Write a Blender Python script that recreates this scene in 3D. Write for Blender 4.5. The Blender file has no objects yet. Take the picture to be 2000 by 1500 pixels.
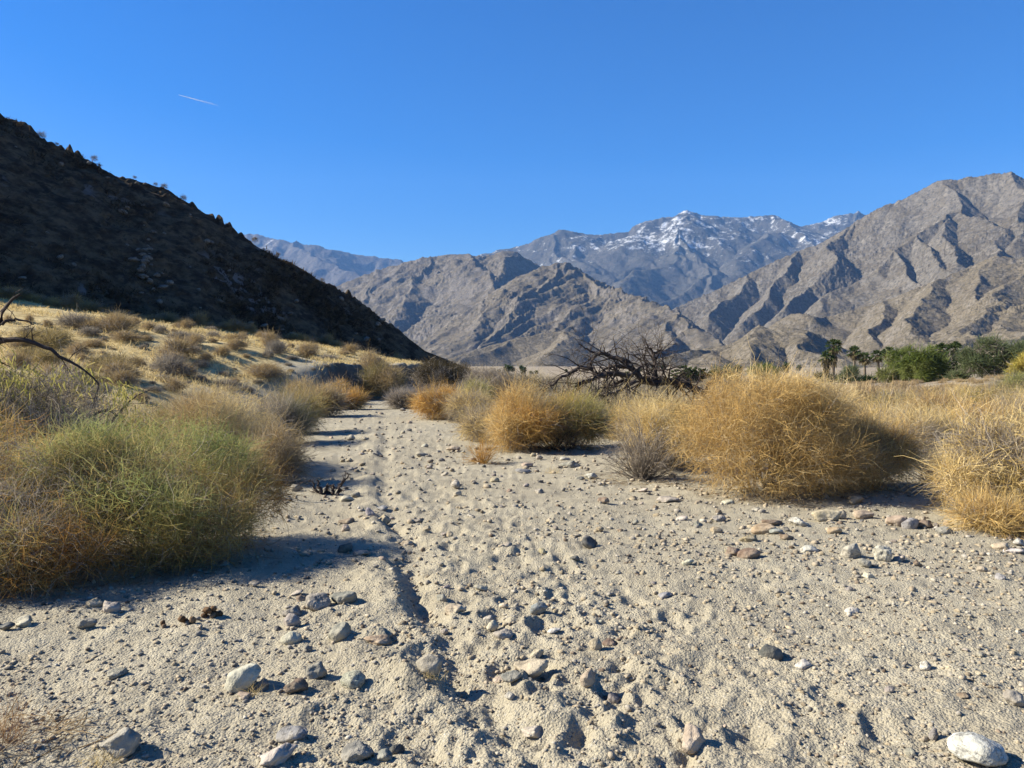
import bpy, math, random
import numpy as np
from mathutils import Vector

# ------------------------------------------------------------------ camera, sky, sun, exposure
SC = bpy.context.scene
COL = SC.collection
PX = 1500.0                       # focal length in pixels of the 2000 px wide photograph
PITCH = math.atan((750 - 712) / PX)
EYE = 1.5
cam_d = bpy.data.cameras.new('camera')
cam_d.sensor_width = 36.0
cam_d.lens = 36.0 * PX / 2000.0
cam_d.clip_start = 0.05
cam_d.clip_end = 60000.0
cam = bpy.data.objects.new('camera', cam_d)
COL.objects.link(cam)
cam.location = (0, 0, EYE)
cam.rotation_euler = (math.pi / 2 - PITCH, 0, 0)
SC.camera = cam

SUN_EL, SUN_AZ = math.radians(33.0), math.radians(5.0)   # azimuth: this far beyond straight left
S_DIR = Vector((-math.cos(SUN_AZ) * math.cos(SUN_EL), math.sin(SUN_AZ) * math.cos(SUN_EL), math.sin(SUN_EL)))
world = bpy.data.worlds.new('World')
SC.world = world
world.use_nodes = True
_nt = world.node_tree
_nt.nodes.clear()
_out = _nt.nodes.new('ShaderNodeOutputWorld')
_bg = _nt.nodes.new('ShaderNodeBackground')
_sky = _nt.nodes.new('ShaderNodeTexSky')
_sky.sky_type = 'NISHITA'
_sky.sun_disc = False
_sky.sun_elevation = SUN_EL
_sky.sun_rotation = math.radians(270.0) + SUN_AZ
_sky.altitude = 300.0
_sky.air_density = 1.0
_sky.dust_density = 0.6
_sky.ozone_density = 4.0
_hs = _nt.nodes.new('ShaderNodeHueSaturation')
_hs.inputs['Saturation'].default_value = 1.5
_hs.inputs['Hue'].default_value = 0.513
_bg.inputs['Strength'].default_value = 0.059
_nt.links.new(_sky.outputs[0], _hs.inputs['Color'])
_nt.links.new(_hs.outputs[0], _bg.inputs['Color'])
_nt.links.new(_bg.outputs[0], _out.inputs['Surface'])

sun_d = bpy.data.lights.new('sun', 'SUN')
sun_d.energy = 5.0
sun_d.angle = math.radians(0.53)
sun_d.color = (1.0, 0.945, 0.80)
sun = bpy.data.objects.new('sun', sun_d)
COL.objects.link(sun)
sun.rotation_euler = S_DIR.to_track_quat('Z', 'Y').to_euler()

SC.view_settings.view_transform = 'Standard'
SC.view_settings.look = 'None'
SC.view_settings.exposure = 1.48
SC.view_settings.gamma = 1.0
SC.render.engine = 'CYCLES'
SC.cycles.max_bounces = 5
SC.cycles.diffuse_bounces = 2
SC.cycles.glossy_bounces = 1
SC.cycles.transmission_bounces = 2
SC.cycles.volume_bounces = 0
SC.cycles.transparent_max_bounces = 6
SC.cycles.caustics_reflective = False
SC.cycles.caustics_refractive = False

# ------------------------------------------------------------------ helpers
CA, SA = math.cos(PITCH), math.sin(PITCH)

def ray(px, py):
    a, b = (px - 1000) / PX, (750 - py) / PX
    return np.array([a, CA + b * SA, -SA + b * CA])

def at(px, py, Y):
    """The point at depth Y metres in front of the camera that the photo shows at (px, py)."""
    d = ray(px, py)
    return np.array([d[0] / d[1] * Y, Y, EYE + d[2] / d[1] * Y])

def _hash(ix, iy, seed):
    h = (ix.astype(np.int64) * 374761393 + iy.astype(np.int64) * 668265263 + seed * 1442695041) & 0xffffffff
    h = ((h ^ (h >> 13)) * 1274126177) & 0xffffffff
    return h ^ (h >> 16)

def perlin(x, y, seed=0):
    x = np.asarray(x, dtype=np.float64); y = np.asarray(y, dtype=np.float64)
    ix, iy = np.floor(x), np.floor(y)
    fx, fy = x - ix, y - iy
    ix = ix.astype(np.int64); iy = iy.astype(np.int64)
    ux, uy = fx * fx * fx * (fx * (fx * 6 - 15) + 10), fy * fy * fy * (fy * (fy * 6 - 15) + 10)
    def g(i, j, dx, dy):
        a = _hash(i, j, seed) * (2 * math.pi / 4294967296.0)
        return np.cos(a) * dx + np.sin(a) * dy
    n00 = g(ix, iy, fx, fy); n10 = g(ix + 1, iy, fx - 1, fy)
    n01 = g(ix, iy + 1, fx, fy - 1); n11 = g(ix + 1, iy + 1, fx - 1, fy - 1)
    return 1.5 * ((n00 * (1 - ux) + n10 * ux) * (1 - uy) + (n01 * (1 - ux) + n11 * ux) * uy)

def fbm(x, y, octv, seed=0, gain=0.5, lac=2.03):
    s, a = 0.0, 1.0
    for o in range(octv):
        s = s + a * perlin(x, y, seed + 17 * o)
        x, y, a = x * lac + 3.7, y * lac - 1.9, a * gain
    return s

def ridged(x, y, octv, seed=0, gain=0.5, lac=2.07):
    s, a = 0.0, 1.0
    for o in range(octv):
        s = s + a * (0.5 - np.abs(perlin(x, y, seed + 31 * o)))
        x, y, a = x * lac + 5.1, y * lac + 2.3, a * gain
    return s

def sstep(a, b, x):
    t = np.clip((x - a) / (b - a), 0, 1)
    return t * t * (3 - 2 * t)

def noise3(p, f, seed):
    """Cheap smooth noise of points (N,3), about -1..1."""
    r = np.random.RandomState(seed)
    s = 0
    for k in range(5):
        w = r.normal(size=3) * f
        s = s + np.sin(p @ w + r.uniform(0, 6.28))
    return s / 2.6

def put(name, me, mat=None, parent=None):
    o = bpy.data.objects.new(name, me)
    COL.objects.link(o)
    if mat is not None and len(me.materials) == 0:
        me.materials.append(mat)
    if parent is not None:
        o.parent = parent
    return o

def np_mesh(name, V, faces, smooth=False, color=None, scal=None):
    """V (n,3); faces (m,k) int array or a list of such arrays."""
    V = np.ascontiguousarray(V, dtype=np.float32)
    if not isinstance(faces, list):
        faces = [faces]
    faces = [np.asarray(f, dtype=np.int32) for f in faces if len(f)]
    me = bpy.data.meshes.new(name)
    me.vertices.add(len(V))
    me.vertices.foreach_set('co', V.ravel())
    nl = sum(f.size for f in faces); nf = sum(len(f) for f in faces)
    me.loops.add(nl)
    me.loops.foreach_set('vertex_index', np.concatenate([f.ravel() for f in faces]))
    me.polygons.add(nf)
    tot = np.concatenate([np.full(len(f), f.shape[1], dtype=np.int32) for f in faces])
    start = np.concatenate([[0], np.cumsum(tot)[:-1]]).astype(np.int32)
    me.polygons.foreach_set('loop_start', start)
    me.polygons.foreach_set('loop_total', tot)
    if smooth:
        me.polygons.foreach_set('use_smooth', np.ones(nf, dtype=bool))
    if color is not None:
        at_ = me.attributes.new('tint', 'FLOAT_COLOR', 'POINT')
        c = np.ones((len(V), 4), dtype=np.float32); c[:, :3] = color
        at_.data.foreach_set('color', c.ravel())
    if scal is not None:
        for k, v in scal.items():
            a_ = me.attributes.new(k, 'FLOAT', 'POINT')
            a_.data.foreach_set('value', np.asarray(v, dtype=np.float32).ravel())
    me.update(calc_edges=True)
    return me

def grid_faces(nr, nc, wrap=False):
    i = np.arange(nr - 1)[:, None]; j = np.arange(nc if wrap else nc - 1)[None, :]
    j2 = (j + 1) % nc
    a = i * nc + j; b = i * nc + j2; c = (i + 1) * nc + j2; d = (i + 1) * nc + j
    return np.stack([a, b, c, d], -1).reshape(-1, 4)

def tag(o, label=None, cat=None, group=None, kind=None):
    if label: o['label'] = label
    if cat: o['category'] = cat
    if group: o['group'] = group
    if kind: o['kind'] = kind
    return o

def thing(name, label, cat, loc=(0, 0, 0), group=None, rz=0.0):
    o = bpy.data.objects.new(name, None)
    o.empty_display_size = 0.3
    COL.objects.link(o)
    o.location = tuple(float(v) for v in loc)
    o.rotation_euler = (0, 0, rz)
    return tag(o, label, cat, group)

def copy_tree(o, parent=None):
    c = o.copy()
    COL.objects.link(c)
    if parent is not None:
        c.parent = parent
    for ch in list(o.children):
        copy_tree(ch, c)
    return c

# ---- materials
ALB = 0.77
class Mat:
    def __init__(self, name):
        self.m = bpy.data.materials.new(name)
        self.m.use_nodes = True
        self.t = self.m.node_tree
        self.t.nodes.clear()
        self.out = self.t.nodes.new('ShaderNodeOutputMaterial')
    def n(self, typ, **kw):
        nd = self.t.nodes.new(typ)
        for k, v in kw.items():
            setattr(nd, k, v)
        return nd
    def l(self, a, b):
        self.t.links.new(a, b)
    def val(self, sock, v):
        if hasattr(v, 'links') or isinstance(v, bpy.types.NodeSocket):
            self.l(v, sock)
        else:
            if isinstance(v, tuple) and len(v) == 3 and sock.type == 'RGBA':
                v = (*v, 1.0)
            sock.default_value = v
    def coord(self):
        return self.n('ShaderNodeNewGeometry').outputs['Position']
    def ocoord(self):
        return self.n('ShaderNodeTexCoord').outputs['Object']
    def noise(self, co, scale, detail=4.0, rough=0.55, dist=0.0):
        nd = self.n('ShaderNodeTexNoise')
        self.l(co, nd.inputs['Vector'])
        nd.inputs['Scale'].default_value = scale
        nd.inputs['Detail'].default_value = detail
        nd.inputs['Roughness'].default_value = rough
        nd.inputs['Distortion'].default_value = dist
        return nd.outputs['Fac']
    def voro(self, co, scale, feature='F1', out='Distance', rnd=1.0):
        nd = self.n('ShaderNodeTexVoronoi', feature=feature)
        self.l(co, nd.inputs['Vector'])
        nd.inputs['Scale'].default_value = scale
        nd.inputs['Randomness'].default_value = rnd
        return nd.outputs[out]
    def mapr(self, v, a, b, c=0.0, d=1.0):
        nd = self.n('ShaderNodeMapRange')
        self.l(v, nd.inputs[0])
        for i, x in enumerate((a, b, c, d)):
            nd.inputs[i + 1].default_value = x
        return nd.outputs[0]
    def mix(self, f, a, b, mode='MIX'):
        nd = self.n('ShaderNodeMix', data_type='RGBA', blend_type=mode)
        self.val(nd.inputs[0], f); self.val(nd.inputs[6], a); self.val(nd.inputs[7], b)
        return nd.outputs[2]
    def math(self, op, a, b=0.0, clamp=False):
        nd = self.n('ShaderNodeMath', operation=op, use_clamp=clamp)
        self.val(nd.inputs[0], a); self.val(nd.inputs[1], b)
        return nd.outputs[0]
    def attr(self, name, out='Fac'):
        nd = self.n('ShaderNodeAttribute', attribute_name=name)
        return nd.outputs[out]
    def scaled(self, co, sx, sy, sz, rz=0.0):
        nd = self.n('ShaderNodeMapping')
        self.l(co, nd.inputs[0])
        nd.inputs['Scale'].default_value = (sx, sy, sz)
        nd.inputs['Rotation'].default_value = (0, 0, rz)
        return nd.outputs[0]
    def bump(self, h, strength, dist, normal=None):
        nd = self.n('ShaderNodeBump')
        nd.inputs['Strength'].default_value = strength
        nd.inputs['Distance'].default_value = dist
        self.l(h, nd.inputs['Height'])
        if normal is not None:
            self.l(normal, nd.inputs['Normal'])
        return nd.outputs[0]
    def pbr(self, color, rough=0.9, normal=None, spec=0.2):
        color = self.mix(1.0, color, (ALB, ALB, ALB), 'MULTIPLY')
        p = self.n('ShaderNodeBsdfPrincipled')
        self.val(p.inputs['Base Color'], color)
        self.val(p.inputs['Roughness'], rough)
        p.inputs['Specular IOR Level'].default_value = spec
        if normal is not None:
            self.l(normal, p.inputs['Normal'])
        self.l(p.outputs[0], self.out.inputs['Surface'])
        return self.m

def twig_material(name, transl=0.32):
    m = Mat(name)
    c = m.mix(1.0, m.attr('tint', 'Color'), (0.98, 0.98, 0.98), 'MULTIPLY')
    d = m.n('ShaderNodeBsdfDiffuse'); m.l(c, d.inputs['Color'])
    t = m.n('ShaderNodeBsdfTranslucent'); m.l(c, t.inputs['Color'])
    x = m.n('ShaderNodeMixShader'); x.inputs[0].default_value = transl
    m.l(d.outputs[0], x.inputs[1]); m.l(t.outputs[0], x.inputs[2])
    m.l(x.outputs[0], m.out.inputs['Surface'])
    return m.m
TWIG = twig_material('dry_twig')
LEAF = twig_material('green_leaf', 0.35)
# ------------------------------------------------------------------ terrain
def interp(x, pts):
    p = sorted(pts)
    return np.interp(x, [q[0] for q in p], [q[1] for q in p])

# foot and skyline of the shaded hill, by bearing (photo x)
FOOT = [(-700, 470, 40), (-300, 520, 50), (0, 580, 60), (200, 611, 65), (400, 648, 70), (520, 668, 75), (700, 690, 85), (850, 705, 95), (905, 724, 100), (940, 731, 104)]
SKYL = [(-700, -40), (-300, 60), (-100, 175), (-20, 222), (0, 226), (30, 233), (60, 250), (80, 275), (120, 292), (170, 311), (205, 330), (240, 346), (290, 362), (330, 378), (380, 410), (430, 441), (475, 462), (520, 490),
        (570, 516), (620, 546), (660, 570), (700, 592), (735, 618), (770, 641), (800, 665), (830, 688), (870, 703), (905, 717), (940, 729)]
HG = 0.90          # steepness of its face
HDIR = np.array([-0.78, 0.62])

_u = np.linspace(-700, 940, 700)
_uf = np.array([(f[0] - 1000) / PX / (CA + (750 - f[1]) / PX * SA) for f in FOOT])
_foot = np.array([at(*f) for f in FOOT])
_px2t = lambda p: (p - 1000) / PX
FT = _foot[:, 0] / _foot[:, 1]
HF_Y, HF_Z = _foot[:, 1], _foot[:, 2]
_sk = np.array([at(p, q - 9 * min(1.0, (940 - p) / 500.0), 1.0) for p, q in SKYL])
SK_T, SK_M = _sk[:, 0], _sk[:, 2] - EYE

def hill_params(t):
    yf = np.interp(t, FT, HF_Y); zf = np.interp(t, FT, HF_Z)
    m = np.interp(t, SK_T, SK_M)
    c = np.clip((HDIR[0] * t + HDIR[1]), 0.18, None)        # ascent per metre of depth along this bearing
    g = HG * c
    dy = np.maximum((EYE + m * yf - zf) / np.maximum(g - m, 0.08), 0.3)
    yr = yf + dy
    return yf, zf, yr, EYE + m * yr

def bench_edge(y):
    return np.interp(y, [0, 5, 10, 16, 22, 28, 33, 40, 50, 70, 84, 95, 110], [-6.5, -6.2, -6.2, -6.9, -6.8, -7.2, -6.5, -7.2, -6.4, -7.0, -9.5, -13.5, -18.0])

def ground_base(x, y):
    x = np.asarray(x, float); y = np.asarray(y, float)
    z = np.interp(np.hypot(x, y), [25, 40, 60, 75, 110, 150, 210], [0, -0.3, -0.65, -0.9, -1.35, -1.95, -3.0]) * np.maximum(sstep(-9, 8, x + 0 * y), sstep(110, 160, y))
    yc = np.clip(y, 0, 130)
    s = bench_edge(yc) - x + 0.5 * perlin(x * 0.25, y * 0.25, 5)
    steep = sstep(26, 33, y)
    w = 3.2 - 2.3 * steep
    rise = (0.55 + 1.0 * steep) * sstep(0, 1, s / w)
    bench = rise + np.clip(s, 0, 60) * 0.152 * sstep(0, 6, s)
    bench = bench * sstep(-14, 4, y) * (1 - sstep(104, 140, y))
    z = z + bench
    # low brushy bank in front of the green trees on the right
    bank = 0.085 * np.clip(x - 34, 0, 30) * np.exp(-((y - 70) / 26.0) ** 2)
    z = z + np.clip(bank, 0, 4.5)
    amp = sstep(8, 60, np.hypot(x, y))
    z = z + amp * (0.22 * fbm(x / 9.0, y / 9.0, 3, 3) + (0.07 + 0.10 * sstep(0, 3, s)) * perlin(x / 2.2, y / 2.2, 9)) * np.where(s > 0, 1.0, 0.6)
    return z

def on_ground(px, py, lo=1.5, hi=400.0):
    """Where the line of sight through (px, py) meets the ground."""
    d = ray(px, py); d = d / d[1]
    ys = lo * (hi / lo) ** (np.arange(900) / 899.0)
    g = ground_base(d[0] * ys, ys)
    zz = EYE + d[2] * ys
    k = np.nonzero(zz <= g)[0]
    y = ys[k[0]] if len(k) else hi
    return np.array([d[0] * y, y, float(ground_base(d[0] * y, y))])

def gpt(x, y):
    return np.array([x, y, float(ground_base(np.array([x]), np.array([y]))[0])])

# worn track: churned sand, a line of ruts and footprints
RUT = [np.array([on_ground(*p)[:2] for p in L]) for L in (
    [(742, 800), (751, 855), (742, 930), (754, 1000), (772, 1060), (786, 1120), (800, 1180), (828, 1235), (856, 1272), (852, 1315), (872, 1358), (905, 1398), (950, 1432), (985, 1462), (1010, 1500), (1030, 1560)],
    [(770, 1268), (800, 1300), (835, 1318)])]
_rs = np.random.RandomState(11)
PRINTS = []
for k in range(430):
    py = _rs.uniform(815, 1495); c = np.interp(py, [800, 900, 1100, 1300, 1500], [745, 800, 960, 1130, 1230])
    hw = np.interp(py, [800, 900, 1100, 1300, 1500], [60, 130, 250, 380, 480])
    p = on_ground(c + _rs.normal() * hw * 0.55, py)
    PRINTS.append((p[0], p[1], _rs.normal(0.1, 0.5), _rs.uniform(0.10, 0.17), _rs.uniform(0.05, 0.085), _rs.uniform(0.005, 0.015)))

def ground_detail(x, y):
    r = np.hypot(x, y)
    near = 1 - sstep(14, 34, r)
    z = 0.020 * fbm(x / 0.55, y / 0.55, 3, 41) + 0.030 * fbm(x / 1.7, y / 1.7, 2, 47)
    ax = np.interp(y, [2, 3.5, 6, 12, 30], [0.35, 0.3, -0.1, -1.6, -5.0]); hw = np.interp(y, [2, 6, 12, 30], [1.1, 1.4, 1.6, 1.8])
    tr = np.exp(-((x - ax) / hw) ** 2)
    lump = np.abs(perlin(x / 0.21, y / 0.21, 61)) + 0.6 * np.abs(perlin(x / 0.11, y / 0.11, 62))
    z = z + tr * (0.020 * (0.45 - lump) + 0.014 * np.maximum(perlin(x / 0.075, y / 0.075, 64), 0) + 0.018 * perlin(x / 0.4, y / 0.4, 66))
    z = z + 0.016 * (0.5 - np.abs(perlin(x / 0.16, y / 0.16, 91)) * 1.6) * (0.5 + 0.5 * perlin(x / 0.9, y / 0.9, 92)) + 0.010 * perlin(x / 0.28, y / 0.28, 93)
    fine = sstep(0.1, 1, 1.4 - r / 9.0)
    z = z + fine * (0.0065 * fbm(x / 0.055, y / 0.055, 2, 71, 0.6) + 0.006 * np.maximum(perlin(x / 0.09, y / 0.09, 75), 0))
    for L in RUT:
        seg = np.full(x.shape, 9.0); side = np.zeros(x.shape)
        for a, b in zip(L[:-1], L[1:]):
            v = b - a; n = v @ v
            t = np.clip(((x - a[0]) * v[0] + (y - a[1]) * v[1]) / n, 0, 1)
            dx, dy = x - a[0] - t * v[0], y - a[1] - t * v[1]
            d = np.hypot(dx, dy)
            sd = np.where(v[0] * dy - v[1] * dx > 0, 1.0, -1.0)      # +1 right of the way towards the camera reversed
            up = d < seg
            seg = np.where(up, d, seg); side = np.where(up, sd, side)
        s = seg * side + 0.10 * perlin(x / 0.6, y / 0.6, 86) + 0.025 * perlin(x / 0.13, y / 0.13, 87)
        w = np.clip(0.75 + 0.8 * perlin(x / 0.8, y / 0.8, 83), 0.2, 1.3) * np.interp(y, [2.5, 3.7, 4.3, 9, 20], [0.8, 0.85, 1.25, 0.85, 0.45])
        z = z + w * (0.045 * np.exp(-((s + 0.17) / 0.12) ** 2) - 0.060 * np.exp(-((s - 0.06) / 0.11) ** 2)) * (seg < 0.6)
    for (cx, cy, a, rl, rw, dp) in PRINTS:
        m = (np.abs(x - cx) < 0.4) & (np.abs(y - cy) < 0.4)
        if not m.any():
            continue
        ca, sa = math.cos(a), math.sin(a)
        xx, yy = x[m] - cx, y[m] - cy
        q = ((xx * ca - yy * sa) / rw) ** 2 + ((xx * sa + yy * ca) / rl) ** 2
        z[m] += -dp * np.exp(-q * q) + 0.45 * dp * np.exp(-((np.sqrt(q) - 1.45) / 0.32) ** 2)
    return z * near

def ground_z(x, y):
    x = np.atleast_1d(np.asarray(x, float)); y = np.atleast_1d(np.asarray(y, float))
    return ground_base(x, y) + ground_detail(x, y)

def build_ground():
    th = np.concatenate([np.arange(-180, -46, 4.0), np.arange(-46, 46, 0.085), np.arange(46, 180, 4.0)])
    rr = [0.4, 0.8, 1.2, 1.6, 2.0]
    while rr[-1] < 40000:
        r = rr[-1]
        rr.append(r + min(max(r * r / 1152 * 1.25, 0.0045), 0.02 * r))
    rr = np.array(rr); th = np.radians(th)
    R, T = np.meshgrid(rr, th, indexing='ij')
    X, Y = (R * np.sin(T)).ravel(), (R * np.cos(T)).ravel()
    Z = ground_base(X, Y)
    m = np.hypot(X, Y) < 34
    Z[m] += ground_detail(X[m], Y[m])
    yc = np.clip(Y, 0, 130)
    s = bench_edge(yc) - X + 0.5 * perlin(X * 0.25, Y * 0.25, 5)
    n = fbm(X / 5.0, Y / 2.5, 3, 101)
    grass = sstep(0.5, 4, s + 2.5 * n) * sstep(10, 22, Y + 5 * n)
    bk = np.maximum(sstep(22, 34, X + 4 * n) * sstep(34, 50, Y), 0.85 * sstep(60, 150, Y) * sstep(-14, -4, X + 0.1 * Y))
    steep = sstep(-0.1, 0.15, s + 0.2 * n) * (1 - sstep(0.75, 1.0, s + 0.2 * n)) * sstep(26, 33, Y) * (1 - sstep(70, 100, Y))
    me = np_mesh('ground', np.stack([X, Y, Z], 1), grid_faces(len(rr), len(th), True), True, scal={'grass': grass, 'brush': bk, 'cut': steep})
    m = Mat('desert_sand')
    co = m.coord()
    big = m.noise(co, 0.6, 5, 0.6)
    med = m.noise(co, 5.0, 5, 0.65)
    fin = m.noise(co, 60.0, 3, 0.7)
    col = m.mix(m.mapr(big, 0.35, 0.65), (0.415, 0.36, 0.258), (0.515, 0.452, 0.328))
    col = m.mix(m.mapr(med, 0.45, 0.75), col, (0.33, 0.285, 0.205))
    col = m.mix(m.mapr(fin, 0.5, 0.85, 0, 0.75), col, (0.22, 0.195, 0.165))
    cell = m.n('ShaderNodeTexVoronoi'); m.l(co, cell.inputs['Vector']); cell.inputs['Scale'].default_value = 70
    sel = m.n('ShaderNodeSeparateColor'); m.l(cell.outputs['Color'], sel.inputs[0])
    spot = m.math('MULTIPLY', m.mapr(sel.outputs[0], 0.80, 0.82), m.mapr(cell.outputs['Distance'], 0.40, 0.30))
    shade = m.mix(sel.outputs[1], (0.16, 0.15, 0.14), (0.60, 0.56, 0.48))
    col = m.mix(m.math('MULTIPLY', spot, 0.8), col, shade)
    gn = m.noise(co, 1.2, 6, 0.7)
    gcol = m.mix(m.mapr(gn, 0.35, 0.65), (0.46, 0.34, 0.15), (0.80, 0.63, 0.32))
    gcol = m.mix(m.mapr(m.noise(co, 7.0, 3, 0.7), 0.5, 0.8), gcol, (0.19, 0.14, 0.08))
    col = m.mix(m.attr('grass'), col, gcol)
    bcol = m.mix(m.mapr(m.noise(co, 0.5, 5, 0.7), 0.4, 0.65), (0.24, 0.18, 0.11), (0.44, 0.37, 0.28))
    col = m.mix(m.attr('brush'), col, bcol)
    col = m.mix(m.math('MULTIPLY', m.attr('cut'), 0.9), col, m.mix(m.noise(co, 2.0, 4), (0.07, 0.055, 0.045), (0.16, 0.12, 0.09)))  # dark bank earth, with the bank's shade also put into this brown
    h = m.math('ADD', m.math('MULTIPLY', m.noise(co, 45.0, 4, 0.75), 1.0), m.math('MULTIPLY', m.voro(co, 80.0), -0.5))
    nrm = m.bump(h, 0.9, 0.020)
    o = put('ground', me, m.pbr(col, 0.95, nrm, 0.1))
    tag(o, 'pale sandy wash floor with gravel, ruts and footprints', None, None, 'structure')

build_ground()

# ------------------------------------------------------------------ the shaded hill on the left
def hill_height(X, Y, rough=True):
    t = X / Y
    yf, zf, yr, zr = hill_params(t)
    s = (Y - yf) / (yr - yf)
    z = zf + (zr - zf) * s
    back = zr - 0.30 * (Y - yr)
    rnd = np.minimum(z, back) - 0.02 * (zr - zf) * np.exp(-((s - 1) / 0.08) ** 2)
    z = np.where(Y < yf, zf - 1.1 * (yf - Y), rnd)
    return z, s, zr - zf

def build_hill():
    tt = np.linspace(_px2t(-700), _px2t(940), 900)
    ss = np.concatenate([np.linspace(-0.25, 0, 12)[:-1], np.linspace(0, 1.06, 330), 1.06 + np.linspace(0.02, 1, 60) ** 2 * 9])
    T, S = np.meshgrid(tt, ss)
    yf, zf, yr, zr = hill_params(T)
    Y = yf + np.where(S < 0, np.maximum(yr - yf, 9.0), yr - yf) * S
    X = T * Y
    z, s, h = hill_height(X, Y)
    z = np.where(S > 1, np.maximum(z, -4), z)
    fade = sstep(0.0, 0.12, S) * np.clip(h / 8, 0.12, 1)
    d = 0.55 * ridged(X / 7.0, Y / 7.0 + z / 9, 4, 201) + 0.5 * fbm(X / 16.0, Y / 16.0, 3, 207)
    d += 0.55 * np.maximum(fbm(X / 1.6, Y / 1.6 + z / 2.0, 3, 211, 0.6) - 0.35, 0)      # rocks standing out
    rid = np.exp(-((S - 1.0) / 0.05) ** 2) * sstep(0.0, 0.5, perlin(X / 6.0, Y / 6.0, 221))
    d += rid * 1.3 * np.abs(perlin(X / 0.9, Y / 0.9, 223))
    z = z + fade * (d - 0.05)
    V = np.stack([X, Y, z], -1).reshape(-1, 3)
    m = Mat('hillside')
    co = m.coord()
    sc = m.scaled(co, 0.9, 0.9, 1.0)
    g = m.noise(sc, 0.9, 5, 0.65)
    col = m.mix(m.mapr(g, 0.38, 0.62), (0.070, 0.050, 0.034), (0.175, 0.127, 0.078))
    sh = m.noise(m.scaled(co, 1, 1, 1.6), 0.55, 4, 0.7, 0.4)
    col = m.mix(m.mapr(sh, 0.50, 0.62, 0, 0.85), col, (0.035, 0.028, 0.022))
    rk = m.noise(co, 0.12, 3, 0.6)
    vr = m.voro(co, 1.1, 'F1', 'Color')
    sep = m.n('ShaderNodeSeparateColor'); m.l(vr, sep.inputs[0])
    rock = m.math('MULTIPLY', m.mapr(rk, 0.58, 0.66), m.mapr(sep.outputs[0], 0.6, 0.65))
    col = m.mix(rock, col, (0.22, 0.19, 0.17))
    hgt = m.math('ADD', m.noise(co, 1.3, 5, 0.7), m.math('MULTIPLY', m.noise(co, 5.0, 3, 0.7), 0.5))
    nrm = m.bump(hgt, 0.8, 0.5)
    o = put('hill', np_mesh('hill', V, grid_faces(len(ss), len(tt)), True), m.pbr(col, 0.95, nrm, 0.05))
    tag(o, 'steep dark hillside in shade covered with scrub and rocks', None, None, 'structure')

build_hill()

# ------------------------------------------------------------------ mountains: ridge lines and the slopes that hang from them
def spurs(line, k, spacing, rng, zb, depth=2, frac=(0.35, 0.8), dr_=(0.80, 0.97)):
    out = []
    L = np.asarray(line)
    d = np.concatenate([[0], np.cumsum(np.hypot(*(L[1:, :2] - L[:-1, :2]).T))])
    s = spacing * rng.uniform(0.2, 0.8)
    while s < d[-1]:
        p = np.array([np.interp(s, d, L[:, c]) for c in range(3)])
        e = min(s + 5, d[-1]); q = np.array([np.interp(e, d, L[:, c]) for c in range(3)]) - np.array([np.interp(e - 5, d, L[:, c]) for c in range(3)])
        tx = q[:2] / (np.hypot(*q[:2]) + 1e-9)
        if q[2] > 0: tx = -tx
        for sg in (-1, 1):
            h = p[2] - zb
            if h < spacing * 0.25 or rng.uniform() < 0.12:
                continue
            a = math.radians(rng.uniform(38, 85)) * sg
            dr = np.array([tx[0] * math.cos(a) - tx[1] * math.sin(a), tx[0] * math.sin(a) + tx[1] * math.cos(a)])
            ln = h / k * rng.uniform(*frac)
            drop = k * rng.uniform(*dr_)
            pts = [p]
            n = 4
            bend = rng.uniform(-0.25, 0.25)
            for i in range(n):
                a2 = bend + rng.normal() * 0.12
                dr = np.array([dr[0] * math.cos(a2) - dr[1] * math.sin(a2), dr[0] * math.sin(a2) + dr[1] * math.cos(a2)])
                b = pts[-1]
                pts.append(np.array([b[0] + dr[0] * ln / n, b[1] + dr[1] * ln / n, b[2] - drop * ln / n * rng.uniform(0.7, 1.3)]))
            out.append(np.array(pts))
            if depth > 1:
                out += spurs(pts, k, spacing * 0.5, rng, zb, depth - 1, (0.2, 0.45), dr_)
        s += spacing * rng.uniform(0.7, 1.3)
    return out

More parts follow.
